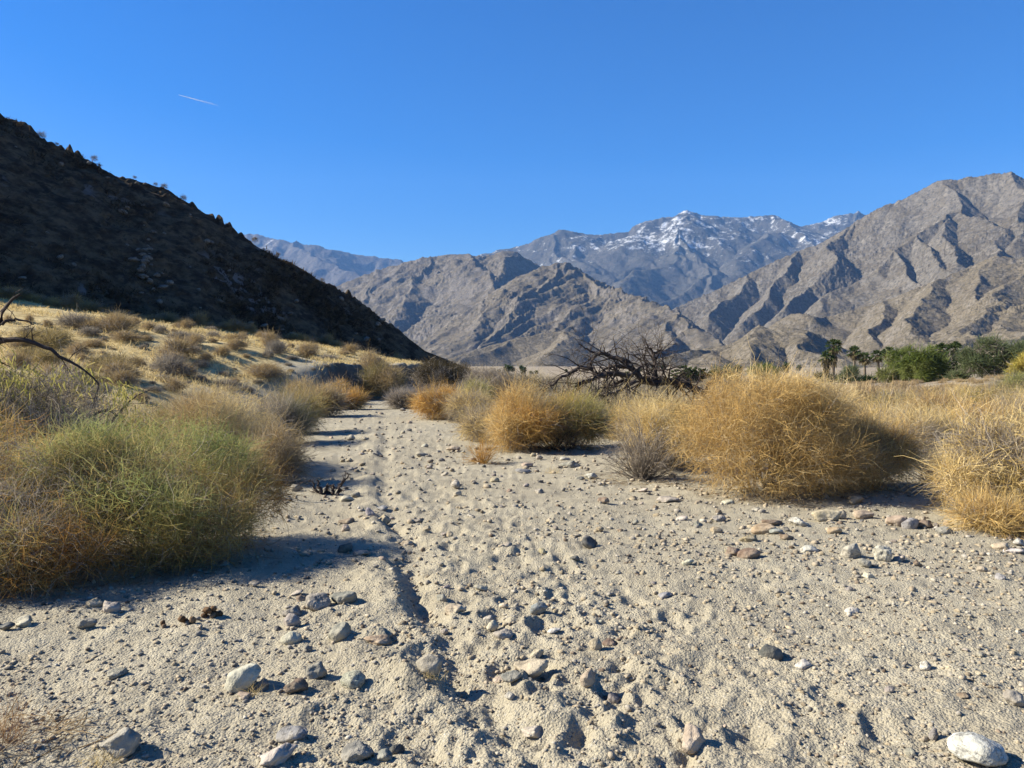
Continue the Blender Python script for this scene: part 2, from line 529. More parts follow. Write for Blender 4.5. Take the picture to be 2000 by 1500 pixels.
def mountain(name, label, mat, px0, px1, y0, y1, crest, extra, k=0.62, spacing=300, seed=1, zb=-6.0, rough=(60, 0.05), strata=0.0, rows=330, colstep=1.7, depth=2, warp=1.0, sky=True, rock=0.0, dr_=(0.80, 0.97), side=True, turn=None):
    if turn:
        tw = lambda L: [(p, q, D + float(np.interp(p, turn[0], turn[1]))) for p, q, D in L]
        crest, extra = tw(crest), [tw(L) for L in extra]
    rng = np.random.RandomState(seed)
    tt = np.linspace(_px2t(px0), _px2t(px1), int((px1 - px0) / colstep))
    yy = np.linspace(0, 1, rows) ** 1.15 * (y1 - y0) + y0
    T, Y = np.meshgrid(tt, yy)
    X = T * Y
    lines = [np.array([at(*q) for q in L]) for L in [crest] + extra]
    for L in (list(lines) if side else lines[:1]):
        lines += spurs(L, k, spacing, rng, zb, depth, (0.35, 0.8), dr_)
    w = spacing * 0.22 * warp
    xs = (X + w * fbm(X / (spacing * 1.1), Y / (spacing * 1.1), 4, seed + 1)).astype(np.float32)
    ys = (Y + w * fbm(X / (spacing * 1.1), Y / (spacing * 1.1), 4, seed + 7)).astype(np.float32)
    kk = (k * (1 + 0.18 * fbm(X / (spacing * 2), Y / (spacing * 2), 2, seed + 3))).astype(np.float32)
    Z = np.full(X.shape, zb - 30, np.float32)
    for L in lines:
        for a, b in zip(L[:-1], L[1:]):
            vx, vy = b[0] - a[0], b[1] - a[1]
            n = vx * vx + vy * vy + 1e-6
            t = np.clip(((xs - a[0]) * vx + (ys - a[1]) * vy) / n, 0, 1)
            d = np.sqrt((xs - a[0] - t * vx) ** 2 + (ys - a[1] - t * vy) ** 2)
            np.maximum(Z, a[2] + t * (b[2] - a[2]) - kk * d, out=Z)
    Z = Z.astype(np.float64)
    hh = np.clip((Z - zb) / 120.0, 0, 1)
    ra, rf = rough
    dz = ra * rf * 10 * (ridged(xs / ra, ys / ra, 5, seed + 11, 0.55) - 0.4) * 0.22
    if rock:
        rk = sstep(-0.1, 0.35, fbm(X / (spacing * 1.2), Y / (spacing * 1.2), 3, seed + 19))
        dz = dz + rock * rk * np.abs(perlin(xs / (rock * 2.2), ys / (rock * 2.2) + Z / (rock * 3), seed + 21)) * 1.1 + rock * 0.5 * rk * np.abs(perlin(xs / rock, ys / rock, seed + 22))
    if strata:
        q = Z * 0.88 - X * 0.48 + 8 * fbm(X / 160.0, Y / 160.0, 2, seed + 14)
        dz = dz + strata * (0.5 - np.abs(perlin(q / 42.0, (X * 0.83 - Y * 0.55) / 260.0, seed + 15)) * 1.4) + 0.5 * strata * perlin(q / 17.0, (X * 0.83 - Y * 0.55) / 120.0, seed + 16)
    Z = Z + hh * dz
    if sky:                                                       # let the skyline stand at the heights surveyed for the crest
        cp = np.array([at(*q) for q in crest]); ct, cm = cp[:, 0] / cp[:, 1], (cp[:, 2] - EYE) / cp[:, 1]
        o_ = np.argsort(ct)
        want = np.interp(tt, ct[o_], cm[o_])
        have = ((Z - EYE) / Y).max(0)
        f = np.clip(want / np.maximum(have, 1e-3), 0.6, 1.5)
        f = np.where((tt < ct.min()) | (tt > ct.max()), np.nan, f)
        ok = ~np.isnan(f); f = np.interp(tt, tt[ok], f[ok])
        ker = np.hanning(45); f = np.convolve(np.pad(f, 22, 'edge'), ker / ker.sum(), 'valid')
        Z = np.where(Z > 0, Z * f[None, :], Z)
    V = np.stack([X, Y, Z], -1).reshape(-1, 3)
    o = put(name, np_mesh(name, V, grid_faces(len(yy), len(tt)), True), mat)
    return tag(o, label, None, None, 'structure')

def mountain_mat(name, c_lo, c_hi, rockc, shrub, sc, rock_amt=0.5, bump=(0.6, 8.0), snow=None, speck=1.0):
    m = Mat(name)
    co = m.coord()
    col = m.mix(m.mapr(m.noise(co, 0.004 * sc, 5, 0.65), 0.35, 0.65), c_lo, c_hi)
    nz = m.n('ShaderNodeSeparateXYZ'); m.l(m.n('ShaderNodeNewGeometry').outputs['Normal'], nz.inputs[0])
    rk = m.math('ADD', m.mapr(nz.outputs['Z'], 0.92, 0.66, 0, 0.55), m.mapr(m.noise(co, 0.010 * sc, 6, 0.7), 0.40, 0.70, 0, 0.6))
    col = m.mix(m.math('MULTIPLY', m.mapr(rk, 0.45, 0.75), rock_amt), col, rockc)
    v = m.n('ShaderNodeTexVoronoi'); m.l(co, v.inputs['Vector']); v.inputs['Scale'].default_value = 0.055 * sc
    sp = m.n('ShaderNodeSeparateColor'); m.l(v.outputs['Color'], sp.inputs[0])
    col = m.mix(m.math('MULTIPLY', m.mapr(sp.outputs[0], 0.7, 1.0, 0, 0.55), rock_amt), col, tuple(min(1, c * 1.6) for c in rockc))
    col = m.mix(m.math('MULTIPLY', m.mapr(m.noise(co, 0.085 * sc, 3, 0.75), 0.50, 0.60), 0.85 * speck), col, shrub)
    if snow:
        z = m.n('ShaderNodeSeparateXYZ'); m.l(co, z.inputs[0])
        s = m.math('ADD', m.mapr(z.outputs['Z'], snow[0], snow[1], -0.42, 0.03), m.math('MULTIPLY', m.math('SUBTRACT', m.noise(co, 0.010, 8, 0.80), 0.5), 2.2))
        s = m.math('ADD', s, m.math('MULTIPLY', m.math('SUBTRACT', m.noise(co, 0.0009, 3, 0.6), 0.5), snow[3]))
        col = m.mix(m.math('MULTIPLY', m.mapr(s, snow[2], snow[2] + 0.26), 0.75), col, (0.86, 0.87, 0.90))
    h = m.math('ADD', m.noise(co, 0.035 * sc, 6, 0.72), m.math('MULTIPLY', v.outputs['Distance'], -0.35 * rock_amt))
    nrm = m.bump(h, bump[0], bump[1])
    return m.pbr(col, 0.95, nrm, 0.05)

M_FAR = mountain_mat('far_range_rock', (0.055, 0.05, 0.042), (0.10, 0.09, 0.072), (0.125, 0.113, 0.102), (0.055, 0.055, 0.045), 0.4, 0.4, (0.7, 30.0), (350, 1250, 0.07, 1.0))
M_LEFT = mountain_mat('blue_range_rock', (0.08, 0.07, 0.065), (0.14, 0.12, 0.105), (0.16, 0.145, 0.13), (0.05, 0.05, 0.045), 0.4, 0.4, (0.7, 30.0), (1200, 2100, 0.10, 1.6))
M_MID = mountain_mat('brown_ridge_rock', (0.108, 0.088, 0.062), (0.168, 0.138, 0.094), (0.185, 0.163, 0.145), (0.085, 0.075, 0.06), 1.0, 0.6, (0.8, 9.0))
M_RIGHT = mountain_mat('granite_slope', (0.108, 0.089, 0.064), (0.158, 0.130, 0.091), (0.17, 0.15, 0.125), (0.075, 0.065, 0.05), 1.0, 0.85, (0.9, 11.0))
M_FRONT = mountain_mat('tan_foothill', (0.155, 0.126, 0.085), (0.218, 0.178, 0.12), (0.24, 0.212, 0.185), (0.09, 0.075, 0.05), 1.7, 0.5, (1.0, 7.0))

mountain('far_mountain_range', 'distant blue mountain ridge with thin snow patches behind the dark hill', M_LEFT, 330, 960, 7600, 13000,
         [(200, 430, 11500), (380, 440, 11200), (440, 455, 11000), (478, 456, 11000), (500, 458, 11000), (530, 465, 11000), (550, 468, 11000), (565, 473, 11000), (620, 479, 11000), (655, 490, 11000), (672, 490, 11000), (708, 502, 11000), (728, 500, 11000), (770, 506, 11000), (790, 514, 11000), (850, 530, 11000), (960, 545, 11000)],
         [[(590, 472, 11000), (600, 505, 10200), (640, 512, 9800), (690, 530, 9200), (725, 548, 8700)]], k=0.68, spacing=1100, seed=21, rough=(420, 0.05), rows=200, colstep=2.0)
mountain('snowy_mountain_range', 'high mountain range with snow on its upper slopes', M_FAR, 840, 1900, 5000, 11200,
         [(800, 530, 8600), (880, 512, 8600), (950, 495, 8600), (1000, 484, 8600), (1040, 472, 8600), (1070, 459, 8600), (1098, 449, 8600), (1122, 450, 8600), (1140, 457, 8600), (1165, 459, 8600), (1210, 456, 8600), (1235, 445, 8600), (1262, 430, 8600), (1300, 427, 8600), (1320, 419, 8600), (1345, 411, 8600), (1365, 417, 8600), (1390, 423, 8600), (1440, 424, 8600), (1475, 423, 8600), (1512, 420, 8600), (1530, 426, 8600), (1550, 438, 8700), (1572, 442, 8800), (1590, 439, 9000), (1620, 426, 9200), (1640, 418, 9200), (1652, 421, 9200), (1668, 411, 9200), (1682, 420, 9200), (1720, 428, 9200), (1800, 450, 9200), (1900, 470, 9200)],
         [[(1345, 411, 8600), (1335, 450, 8100), (1340, 490, 7500), (1362, 520, 6900), (1385, 560, 6300), (1400, 590, 5900)],
          [(1335, 450, 8100), (1310, 485, 7600), (1270, 520, 7000), (1230, 545, 6600)],
          [(1340, 490, 7500), (1350, 530, 6800), (1320, 570, 6200), (1290, 590, 5900)],
          [(1235, 445, 8600), (1215, 478, 8050), (1240, 505, 7600), (1290, 545, 6900), (1320, 575, 6400)],
          [(1512, 420, 8600), (1535, 445, 8150), (1500, 470, 7700), (1450, 500, 7200), (1410, 525, 6800)],
          [(1535, 445, 8150), (1570, 470, 7600), (1580, 490, 7200)], [(1098, 449, 8600), (1085, 485, 8000), (1120, 505, 7600), (1180, 535, 7000)],
          [(1668, 411, 9200), (1650, 450, 8700), (1610, 480, 8100)], [(1165, 459, 8600), (1140, 500, 7800), (1190, 550, 6900)]],
         k=0.64, spacing=950, seed=5, rough=(330, 0.05), rows=330, colstep=1.6)
mountain('brown_mountain_ridge', 'brown rugged mountain ridge below the snowy range', M_MID, 560, 1330, 3000, 6200,
         [(480, 640, 3800), (560, 605, 4000), (620, 580, 4200), (665, 556, 4300), (700, 541, 4400), (740, 527, 4450), (780, 515, 4500), (820, 505, 4550), (860, 499, 4600), (898, 495, 4600), (925, 499, 4650), (945, 501, 4700), (970, 494, 4750), (990, 487, 4750), (1012, 495, 4750), (1040, 512, 4750), (1075, 530, 4700), (1120, 548, 4650), (1200, 590, 4500), (1300, 640, 4300)],
         [[(898, 495, 4600), (925, 520, 4350), (945, 540, 4150), (950, 560, 3950)], [(990, 487, 4750), (985, 512, 4500), (965, 545, 4150), (940, 580, 3850), (915, 610, 3600)],
          [(850, 500, 4600), (820, 540, 4200), (790, 570, 3950), (760, 600, 3700)], [(985, 512, 4500), (1030, 545, 4300), (1060, 565, 4200)], [(780, 515, 4500), (745, 555, 4200), (700, 590, 3900)]],
         k=0.60, spacing=420, seed=9, rough=(80, 0.075), rows=360, colstep=1.4, rock=12, dr_=(0.88, 1.0), turn=([480, 860, 990, 1300], [500, 0, -250, -400]))
mountain('rocky_mountain_ridge', 'broad rocky brown ridge with slanting ledges in the middle distance', M_MID, 740, 1520, 1750, 4300,
         [(740, 728, 2600), (800, 688, 2720), (850, 648, 2850), (900, 614, 2980), (946, 580, 3080), (1010, 541, 3220), (1040, 528, 3270), (1062, 520, 3300), (1085, 515, 3300), (1110, 513, 3300), (1132, 524, 3300), (1158, 545, 3180), (1180, 553, 3080), (1215, 565, 2980), (1238, 578, 2890), (1262, 580, 2800), (1275, 590, 2720), (1300, 597, 2600), (1330, 613, 2430), (1370, 640, 2230), (1405, 664, 2070), (1430, 682, 1960), (1500, 705, 1900)],
         [[(1010, 541, 3220), (960, 595, 2980), (890, 650, 2720), (840, 690, 2540)], [(1085, 515, 3300), (1040, 570, 3050), (970, 630, 2780), (910, 680, 2560)],
          [(1180, 553, 3080), (1130, 600, 2880), (1070, 650, 2620), (1030, 685, 2450)], [(1330, 613, 2430), (1302, 640, 2260), (1287, 668, 2120), (1280, 692, 2020)],
          ],
         k=0.64, spacing=260, seed=14, rough=(60, 0.07), strata=12.0, rows=420, colstep=1.3, rock=9, dr_=(0.93, 1.02))
mountain('granite_mountain', 'pale granite mountain with deep shaded gullies', M_RIGHT, 1240, 2500, 1950, 4600,
         [(1240, 645, 2850), (1320, 601, 3000), (1360, 583, 3050), (1400, 566, 3100), (1450, 541, 3150), (1500, 516, 3200), (1560, 490, 3250), (1600, 477, 3300), (1625, 462, 3350), (1660, 441, 3350), (1700, 415, 3400), (1720, 405, 3400), (1745, 394, 3420), (1765, 390, 3440), (1800, 370, 3470), (1835, 352, 3500), (1850, 349, 3500), (1865, 352, 3520), (1890, 346, 3550), (1915, 344, 3570), (1930, 340, 3600), (1955, 339, 3600), (1972, 335, 3600), (1985, 341, 3600), (2005, 352, 3600), (2080, 380, 3600), (2250, 400, 3600), (2500, 430, 3600)],
         [[(1848, 350, 3500), (1860, 385, 3350), (1872, 411, 3250), (1835, 432, 3080), (1795, 455, 2920), (1745, 487, 2760), (1700, 522, 2620), (1650, 565, 2480), (1605, 608, 2350)],
          [(1872, 411, 3250), (1915, 425, 3150), (1960, 445, 3020), (1970, 480, 2800), (1978, 500, 2680)],
          [(1800, 452, 2940), (1825, 490, 2740), (1845, 520, 2580), (1860, 540, 2460)], [(1850, 425, 3150), (1868, 465, 2900), (1885, 510, 2640)],
          [(1745, 487, 2760), (1765, 530, 2560), (1790, 565, 2400)], [(1972, 335, 3600), (1990, 385, 3320), (1985, 430, 3080), (2000, 470, 2850)],
          [(1560, 490, 3250), (1530, 540, 2950), (1490, 590, 2680), (1450, 630, 2450)], [(1660, 441, 3350), (1620, 500, 3000), (1570, 560, 2700), (1540, 600, 2500)],
          [(1450, 541, 3150), (1410, 590, 2800), (1380, 625, 2550)]],
         k=0.86, spacing=420, seed=33, rough=(45, 0.075), rows=460, colstep=1.3, rock=9, dr_=(0.93, 1.03), depth=1, warp=0.6, side=False, turn=([1240, 1320, 1600, 1850, 1972, 2500], [750, 650, 250, -150, -380, -500]))
mountain('tan_foothill_ridge', 'smooth tan foothills at the foot of the granite mountain', M_FRONT, 1380, 2500, 1150, 2700,
         [(1400, 700, 1550), (1450, 685, 1580), (1480, 660, 1600), (1500, 640, 1620), (1530, 619, 1650), (1550, 613, 1680), (1572, 611, 1700), (1610, 622, 1700), (1640, 612, 1780), (1680, 602, 1820), (1720, 590, 1850), (1760, 575, 1880), (1800, 558, 1900), (1840, 543, 1930), (1875, 529, 1960), (1905, 516, 2000), (1930, 505, 2000), (1945, 499, 2000), (1962, 502, 2000), (1990, 505, 2000), (2040, 495, 2050), (2150, 470, 2050), (2500, 440, 2100)],
         [[(1905, 516, 2000), (1935, 545, 1880), (1955, 575, 1770), (1965, 600, 1680)], [(1760, 575, 1880), (1735, 620, 1640), (1720, 660, 1460)], [(2040, 495, 2050), (2010, 560, 1740), (1960, 610, 1520), (1900, 650, 1380)], [(1850, 540, 1930), (1830, 600, 1650), (1800, 650, 1440)]],
         k=0.62, spacing=520, seed=41, rough=(45, 0.06), rows=320, colstep=1.4, rock=6, warp=0.6, dr_=(0.95, 1.05), depth=1, turn=([1400, 1945, 2500], [300, -150, -250]))
mountain('low_front_hills', 'low rocky tan hills beyond the palms', M_FRONT, 1180, 2600, 760, 1700,
         [(1180, 725, 1180), (1260, 708, 1230), (1300, 697, 1250), (1350, 684, 1300), (1390, 678, 1330), (1425, 673, 1350), (1450, 660, 1370), (1470, 640, 1390), (1488, 633, 1400), (1505, 645, 1400), (1525, 640, 1400), (1560, 640, 1400), (1590, 650, 1380), (1625, 668, 1350), (1655, 684, 1300), (1700, 688, 1280), (1750, 680, 1280), (1800, 665, 1280), (1870, 640, 1320), (1940, 612, 1350), (2000, 592, 1380), (2100, 570, 1400), (2600, 520, 1400)],
         [[(1488, 633, 1400), (1470, 665, 1270), (1440, 690, 1180)], [(1560, 640, 1400), (1600, 680, 1240), (1640, 700, 1150)], [(1940, 612, 1350), (1900, 655, 1160), (1850, 690, 1040)], [(1390, 678, 1330), (1370, 695, 1220)], [(2000, 592, 1380), (1990, 640, 1180), (1960, 680, 1040)]],
         k=0.46, spacing=170, seed=52, rough=(38, 0.08), rows=300, colstep=1.4, rock=7, dr_=(0.9, 1.02))

mountain('tan_front_hill', 'smooth tan foothill in front of the rocky brown ridge', M_FRONT, 800, 1300, 1350, 2700,
         [(800, 722, 1950), (840, 711, 2000), (900, 694, 2050), (960, 674, 2120), (1010, 661, 2150), (1060, 651, 2180), (1105, 646, 2180), (1130, 654, 2170), (1160, 676, 2150), (1200, 702, 2120), (1300, 725, 2100)],
         [[(1105, 646, 2180), (1090, 665, 2050), (1080, 690, 1900)], [(980, 668, 2130), (950, 690, 1980), (900, 706, 1850)]],
         k=0.45, spacing=220, seed=61, rough=(35, 0.05), rows=200, colstep=1.5, rock=2.5, warp=0.6, dr_=(0.95, 1.05), depth=1)

def build_haze():
    x0, x1, y0, y1, z0, z1 = -9000.0, 9000.0, -400.0, 13500.0, -60.0, 3200.0
    V = np.array([(x, y, z) for z in (z0, z1) for y in (y0, y1) for x in (x0, x1)])
    F = np.array([(0, 2, 3, 1), (4, 5, 7, 6), (0, 1, 5, 4), (2, 6, 7, 3), (0, 4, 6, 2), (1, 3, 7, 5)])
    m = Mat('valley_air')
    v = m.n('ShaderNodeVolumePrincipled')
    v.inputs['Color'].default_value = (0.24, 0.49, 1.0, 1)
    v.inputs['Density'].default_value = HAZE
    v.inputs['Anisotropy'].default_value = 0.0
    m.l(v.outputs[0], m.out.inputs['Volume'])
    o = put('haze', np_mesh('haze', V, F), m.m)
    tag(o, None, None, None, 'stuff')
HAZE = 3.7e-5
build_haze()
# ------------------------------------------------------------------ twigs, tubes and bushes
def unit(v):
    return v / (np.linalg.norm(v, axis=-1, keepdims=True) + 1e-9)

def walk(rs, P0, D0, L, K, curl, grav=0.0):
    """N curved lines of K points."""
    N = len(P0)
    d = unit(D0)
    pts = np.empty((N, K, 3)); pts[:, 0] = P0
    st = (np.broadcast_to(L, (N,)) / (K - 1))[:, None]
    bend = rs.normal(size=(N, 3)) * curl * 0.6
    for k in range(1, K):
        d = unit(d + bend + rs.normal(size=(N, 3)) * curl * 0.6 + np.array([0, 0, grav]))
        pts[:, k] = pts[:, k - 1] + d * st
    return pts

def ribbons(rs, pts, w, col, taper=0.7):
    N, K, _ = pts.shape
    d = unit(pts[:, -1] - pts[:, 0])
    side = unit(np.cross(d, rs.normal(size=(N, 3))))
    ww = (np.broadcast_to(w, (N,))[:, None] * (1 - taper * np.arange(K) / (K - 1))[None, :])[..., None] * 0.5
    V = np.stack([pts - side[:, None] * ww, pts + side[:, None] * ww], 2).reshape(-1, 3)
    base = (np.arange(N) * K * 2)[:, None, None]
    k = (np.arange(K - 1) * 2)[None, :, None]
    F = (base + k + np.array([0, 1, 3, 2])[None, None]).reshape(-1, 4)
    C = np.repeat(col, K * 2, axis=0)
    return V, F, C

def tubes(pts, r, col, sides=5):
    """pts (N,K,3), r (N,K)."""
    N, K, _ = pts.shape
    d = np.gradient(pts, axis=1); d = unit(d)
    ref = np.where(np.abs(d[..., 2:3]) > 0.9, np.array([1.0, 0, 0]), np.array([0, 0, 1.0]))
    a = unit(np.cross(d, ref)); b = np.cross(d, a)
    t = np.arange(sides) * 2 * math.pi / sides
    V = pts[:, :, None] + (a[:, :, None] * np.cos(t)[None, None, :, None] + b[:, :, None] * np.sin(t)[None, None, :, None]) * r[:, :, None, None]
    V = V.reshape(-1, 3)
    n0 = (np.arange(N) * K * sides)[:, None, None]; k0 = (np.arange(K - 1) * sides)[None, :, None]; j = np.arange(sides)[None, None, :]
    j2 = (j + 1) % sides
    F = np.stack([n0 + k0 + j, n0 + k0 + j2, n0 + k0 + sides + j2, n0 + k0 + sides + j], -1).reshape(-1, 4)
    return V, F, np.repeat(col, K * sides, axis=0)

def join(parts):
    Vs, Fs, Cs, o = [], [], [], 0
    for V, F, C in parts:
        Vs.append(V); Fs.append(F + o); Cs.append(C); o += len(V)
    q = {}
    for f in Fs:
        q.setdefault(f.shape[1], []).append(f)
    return np.concatenate(Vs), [np.concatenate(v) for v in q.values()], np.concatenate(Cs)

def tinted(name, parts, mat, parent, smooth=False):
    V, F, C = join(parts)
    return put(name, np_mesh(name, V, F, smooth, C), mat, parent)

GOLD = [(0.34, 0.22, 0.095), (0.53, 0.35, 0.125), (0.64, 0.45, 0.175), (0.64, 0.49, 0.24), (0.70, 0.57, 0.33)]
STRAW = [(0.48, 0.34, 0.12), (0.64, 0.47, 0.19), (0.72, 0.56, 0.28), (0.58, 0.46, 0.24)]
ORANGE = [(0.34, 0.18, 0.06), (0.52, 0.29, 0.085), (0.60, 0.37, 0.11), (0.56, 0.40, 0.16)]
RUST = [(0.26, 0.12, 0.035), (0.40, 0.20, 0.055), (0.50, 0.29, 0.09), (0.40, 0.28, 0.14)]
GREEN = [(0.22, 0.25, 0.08), (0.31, 0.34, 0.12), (0.40, 0.38, 0.15), (0.52, 0.40, 0.17), (0.50, 0.34, 0.13)]
OLIVE = [(0.22, 0.18, 0.07), (0.32, 0.26, 0.10), (0.40, 0.31, 0.13), (0.36, 0.24, 0.09)]
GREY = [(0.17, 0.145, 0.12), (0.25, 0.21, 0.17), (0.33, 0.28, 0.22), (0.40, 0.34, 0.27)]
BROWN = [(0.24, 0.165, 0.08), (0.34, 0.245, 0.12), (0.43, 0.32, 0.16), (0.50, 0.39, 0.22)]
MIXED = [(0.50, 0.29, 0.10), (0.50, 0.36, 0.14), (0.30, 0.32, 0.11), (0.38, 0.37, 0.15), (0.52, 0.42, 0.2)]

def pal(P, x):
    P = np.asarray(P); x = np.clip(x, 0, 0.9999) * (len(P) - 1)
    i = x.astype(int); f = (x - i)[:, None]
    return P[i] * (1 - f) + P[np.minimum(i + 1, len(P) - 1)] * f

def bush(name, label, cat, loc, r, h, palette, n, seed, group=None, slen=(0.16, 0.34), w=0.0045, lobes=None, low=None, grey=0.10, stems=26, up=0.25, curl=0.34, K=5, part='twigs', rz=None, sq=1.0, spread=1.0, mat=None, shag=5):
    """A fine-twigged desert shrub: a cloud of curved twigs on woody stems."""
    rs = np.random.RandomState(seed)
    if lobes is None:
        lobes = [(0, 0, 0.48 * h, 0.62 * r, 0.62 * r * sq, 0.46 * h)]
        for i in range(5):
            a = i * 1.257 + rs.uniform(-0.5, 0.5); q = rs.uniform(0.30, 0.58) * r
            rr = rs.uniform(0.32, 0.50) * r; zz = rs.uniform(0.24, 0.60) * h
            lobes.append((q * math.cos(a), q * sq * math.sin(a), zz, rr, rr * sq, min(rr * 0.95, (h - zz) * 0.98, 0.45 * h)))
    if shag:
        for (lx, ly, lz, la, lb, lc) in list(lobes):
            for i in range(shag):
                d = unit(rs.normal(size=3)); d[2] = abs(d[2]) * 0.9 - 0.15
                f = rs.uniform(0.18, 0.50)
                lobes.append((lx + d[0] * la * 0.98, ly + d[1] * lb * 0.98, max(lz + d[2] * lc * 0.92, 0.1 * h), la * f, lb * f, lc * f * 1.15))
    Lb = np.array(lobes)
    wt = (Lb[:, 3] * Lb[:, 5]) ** 1.0; wt /= wt.sum()
    m = int(n * 1.6)
    i = rs.choice(len(Lb), m, p=wt)
    d = unit(rs.normal(size=(m, 3)))
    rad = 0.42 + 0.58 * rs.uniform(size=m) ** 0.7
    P = Lb[i, :3] + d * Lb[i, 3:6] * rad[:, None]
    gap = noise3(P, 5.0 / max(r, 0.3), seed + 11) + 0.5 * noise3(P, 11.0 / max(r, 0.3), seed + 12)
    keep = (P[:, 2] > 0.015) & ((gap > -0.72) | (rs.uniform(size=m) < 0.25))
    P, d, i, rad = P[keep][:n], d[keep][:n], i[keep][:n], rad[keep][:n]
    N = len(P)
    outw = unit(P - np.array([0, 0, 0.15 * h]))
    D = d * 0.75 + outw * 0.30 * spread + rs.normal(size=(N, 3)) * 0.8 + np.array([0, 0, up])
    D[:, 2] = np.where(P[:, 2] < 0.1 * h, np.abs(D[:, 2]) * 0.6, D[:, 2])
    L = rs.uniform(slen[0], slen[1], N) * (0.75 + 0.5 * rs.uniform(size=N)) * np.where(rs.uniform(size=N) < 0.09, 1.7, 1.0)
    pts = walk(rs, P, D, L, K, curl)
    pts[..., 2] = np.maximum(pts[..., 2], 0.004)
    x = 0.5 + 0.42 * noise3(P, 3.6 / max(r, 0.3), seed + 5) + rs.normal(size=N) * 0.20
    C = pal(palette, x)
    if low is not None:
        f = np.clip(1.35 - 1.9 * P[:, 2] / h + 0.95 * noise3(P, 2.6 / max(r, 0.3), seed + 6) + rs.normal(size=N) * 0.15, 0, 1)[:, None]
        C = C * (1 - f) + pal(low, 0.5 + rs.normal(size=N) * 0.3) * f
    g = (rs.uniform(size=N) < grey + 0.62 * np.clip(noise3(P, 3.4 / max(r, 0.3), seed + 8) - 0.25, 0, 1))
    C[g] = pal(GREY, rs.uniform(size=g.sum()))
    C = C * rs.uniform(0.75, 1.3, (N, 1))
    ww = w * rs.uniform(0.6, 1.5, N)
    o = thing(name, label, cat, loc, group, rs.uniform(0, 6.28) if rz is None else rz)
    tinted(part, [ribbons(rs, pts, ww, C)], mat or TWIG, o)
    if stems:
        bi = rs.choice(len(Lb), stems, p=wt)
        tgt = Lb[bi, :3] + unit(rs.normal(size=(stems, 3))) * Lb[bi, 3:6] * 0.75
        b0 = np.stack([rs.normal(size=stems) * 0.12 * r, rs.normal(size=stems) * 0.12 * r * sq, np.full(stems, -0.03)], 1)
        dl = tgt - b0
        dl[:, 2] = np.maximum(dl[:, 2], 0.05)
        sp = walk(rs, b0, dl, np.linalg.norm(dl, axis=1), 7, 0.16, 0.02)
        rad_ = (0.004 + 0.005 * rs.uniform(size=(stems, 1))) * max(0.6, min(r, 2.0)) * (1 - 0.75 * np.arange(7) / 6.0)[None, :]
        tinted('stems', [tubes(sp, rad_, pal(GREY, rs.uniform(size=stems) * 0.7))], TWIG, o)
    return o

def bush_at(name, label, px, base, top, wpx, palette, n, seed, cat='bush', D=None, **kw):
    """Front foot at photo row base, crown top at row top, wpx wide."""
    if D is None:
        D = on_ground(px, base)[1]
        r = wpx * D / PX / 2
        D = D + 0.55 * r
    r = wpx * D / PX / 2
    p = at(px, base, D)
    g = gpt(p[0], p[1])
    h = at(px, top, D)[2] - g[2]
    sc = D / 8.0
    kw.setdefault('w', 0.0038 * max(1.0, sc * 0.75)); kw.setdefault('curl', 0.46); kw.setdefault('shag', 8); n = int(n * 1.2)
    kw.setdefault('slen', (0.13 * max(1, min(sc, 1.6)), 0.30 * max(1, min(sc, 1.6))))
    return bush(name, label, cat, (g[0], g[1], g[2] - 0.01), r, h * 0.93, palette, n, seed, **kw)

def fan_bush(name, label, loc, r, h, seed, n=110, twigs=9, palette=GREY, rad=0.005, cat='bush', group=None):
    """A bare shrub of stiff stems fanning out of one foot, with side twigs."""
    rs = np.random.RandomState(seed)
    a = rs.uniform(0, 6.283, n); e = np.radians(rs.uniform(12, 85, n))
    D = np.stack([np.cos(a) * np.cos(e) * r, np.sin(a) * np.cos(e) * r, np.sin(e) * h], 1)
    L = np.linalg.norm(D, axis=1) * rs.uniform(0.7, 1.1, n)
    P0 = np.stack([rs.normal(size=n) * 0.06 * r, rs.normal(size=n) * 0.06 * r, np.full(n, -0.02)], 1)
    st = walk(rs, P0, D, L, 7, 0.14, 0.03)
    R = rad * rs.uniform(0.6, 1.3, (n, 1)) * (1 - 0.7 * np.arange(7) / 6.0)[None]
    o = thing(name, label, cat, loc, group, rs.uniform(0, 6.28))
    tinted('stems', [tubes(st, R, pal(palette, rs.uniform(size=n) * 0.7), 4)], TWIG, o)
    k = rs.randint(2, 7, n * twigs); i = np.repeat(np.arange(n), twigs)
    Pt = st[i, k]; d = unit(st[i, k] - st[i, k - 1])
    tw = walk(rs, Pt, d + rs.normal(size=d.shape) * 0.5, rs.uniform(0.10, 0.32, len(i)) * r, 4, 0.22)
    tw[..., 2] = np.maximum(tw[..., 2], 0.01)
    tinted('twigs', [ribbons(rs, tw, rad * 0.8, pal(palette, rs.uniform(size=len(i))))], TWIG, o)
    return o

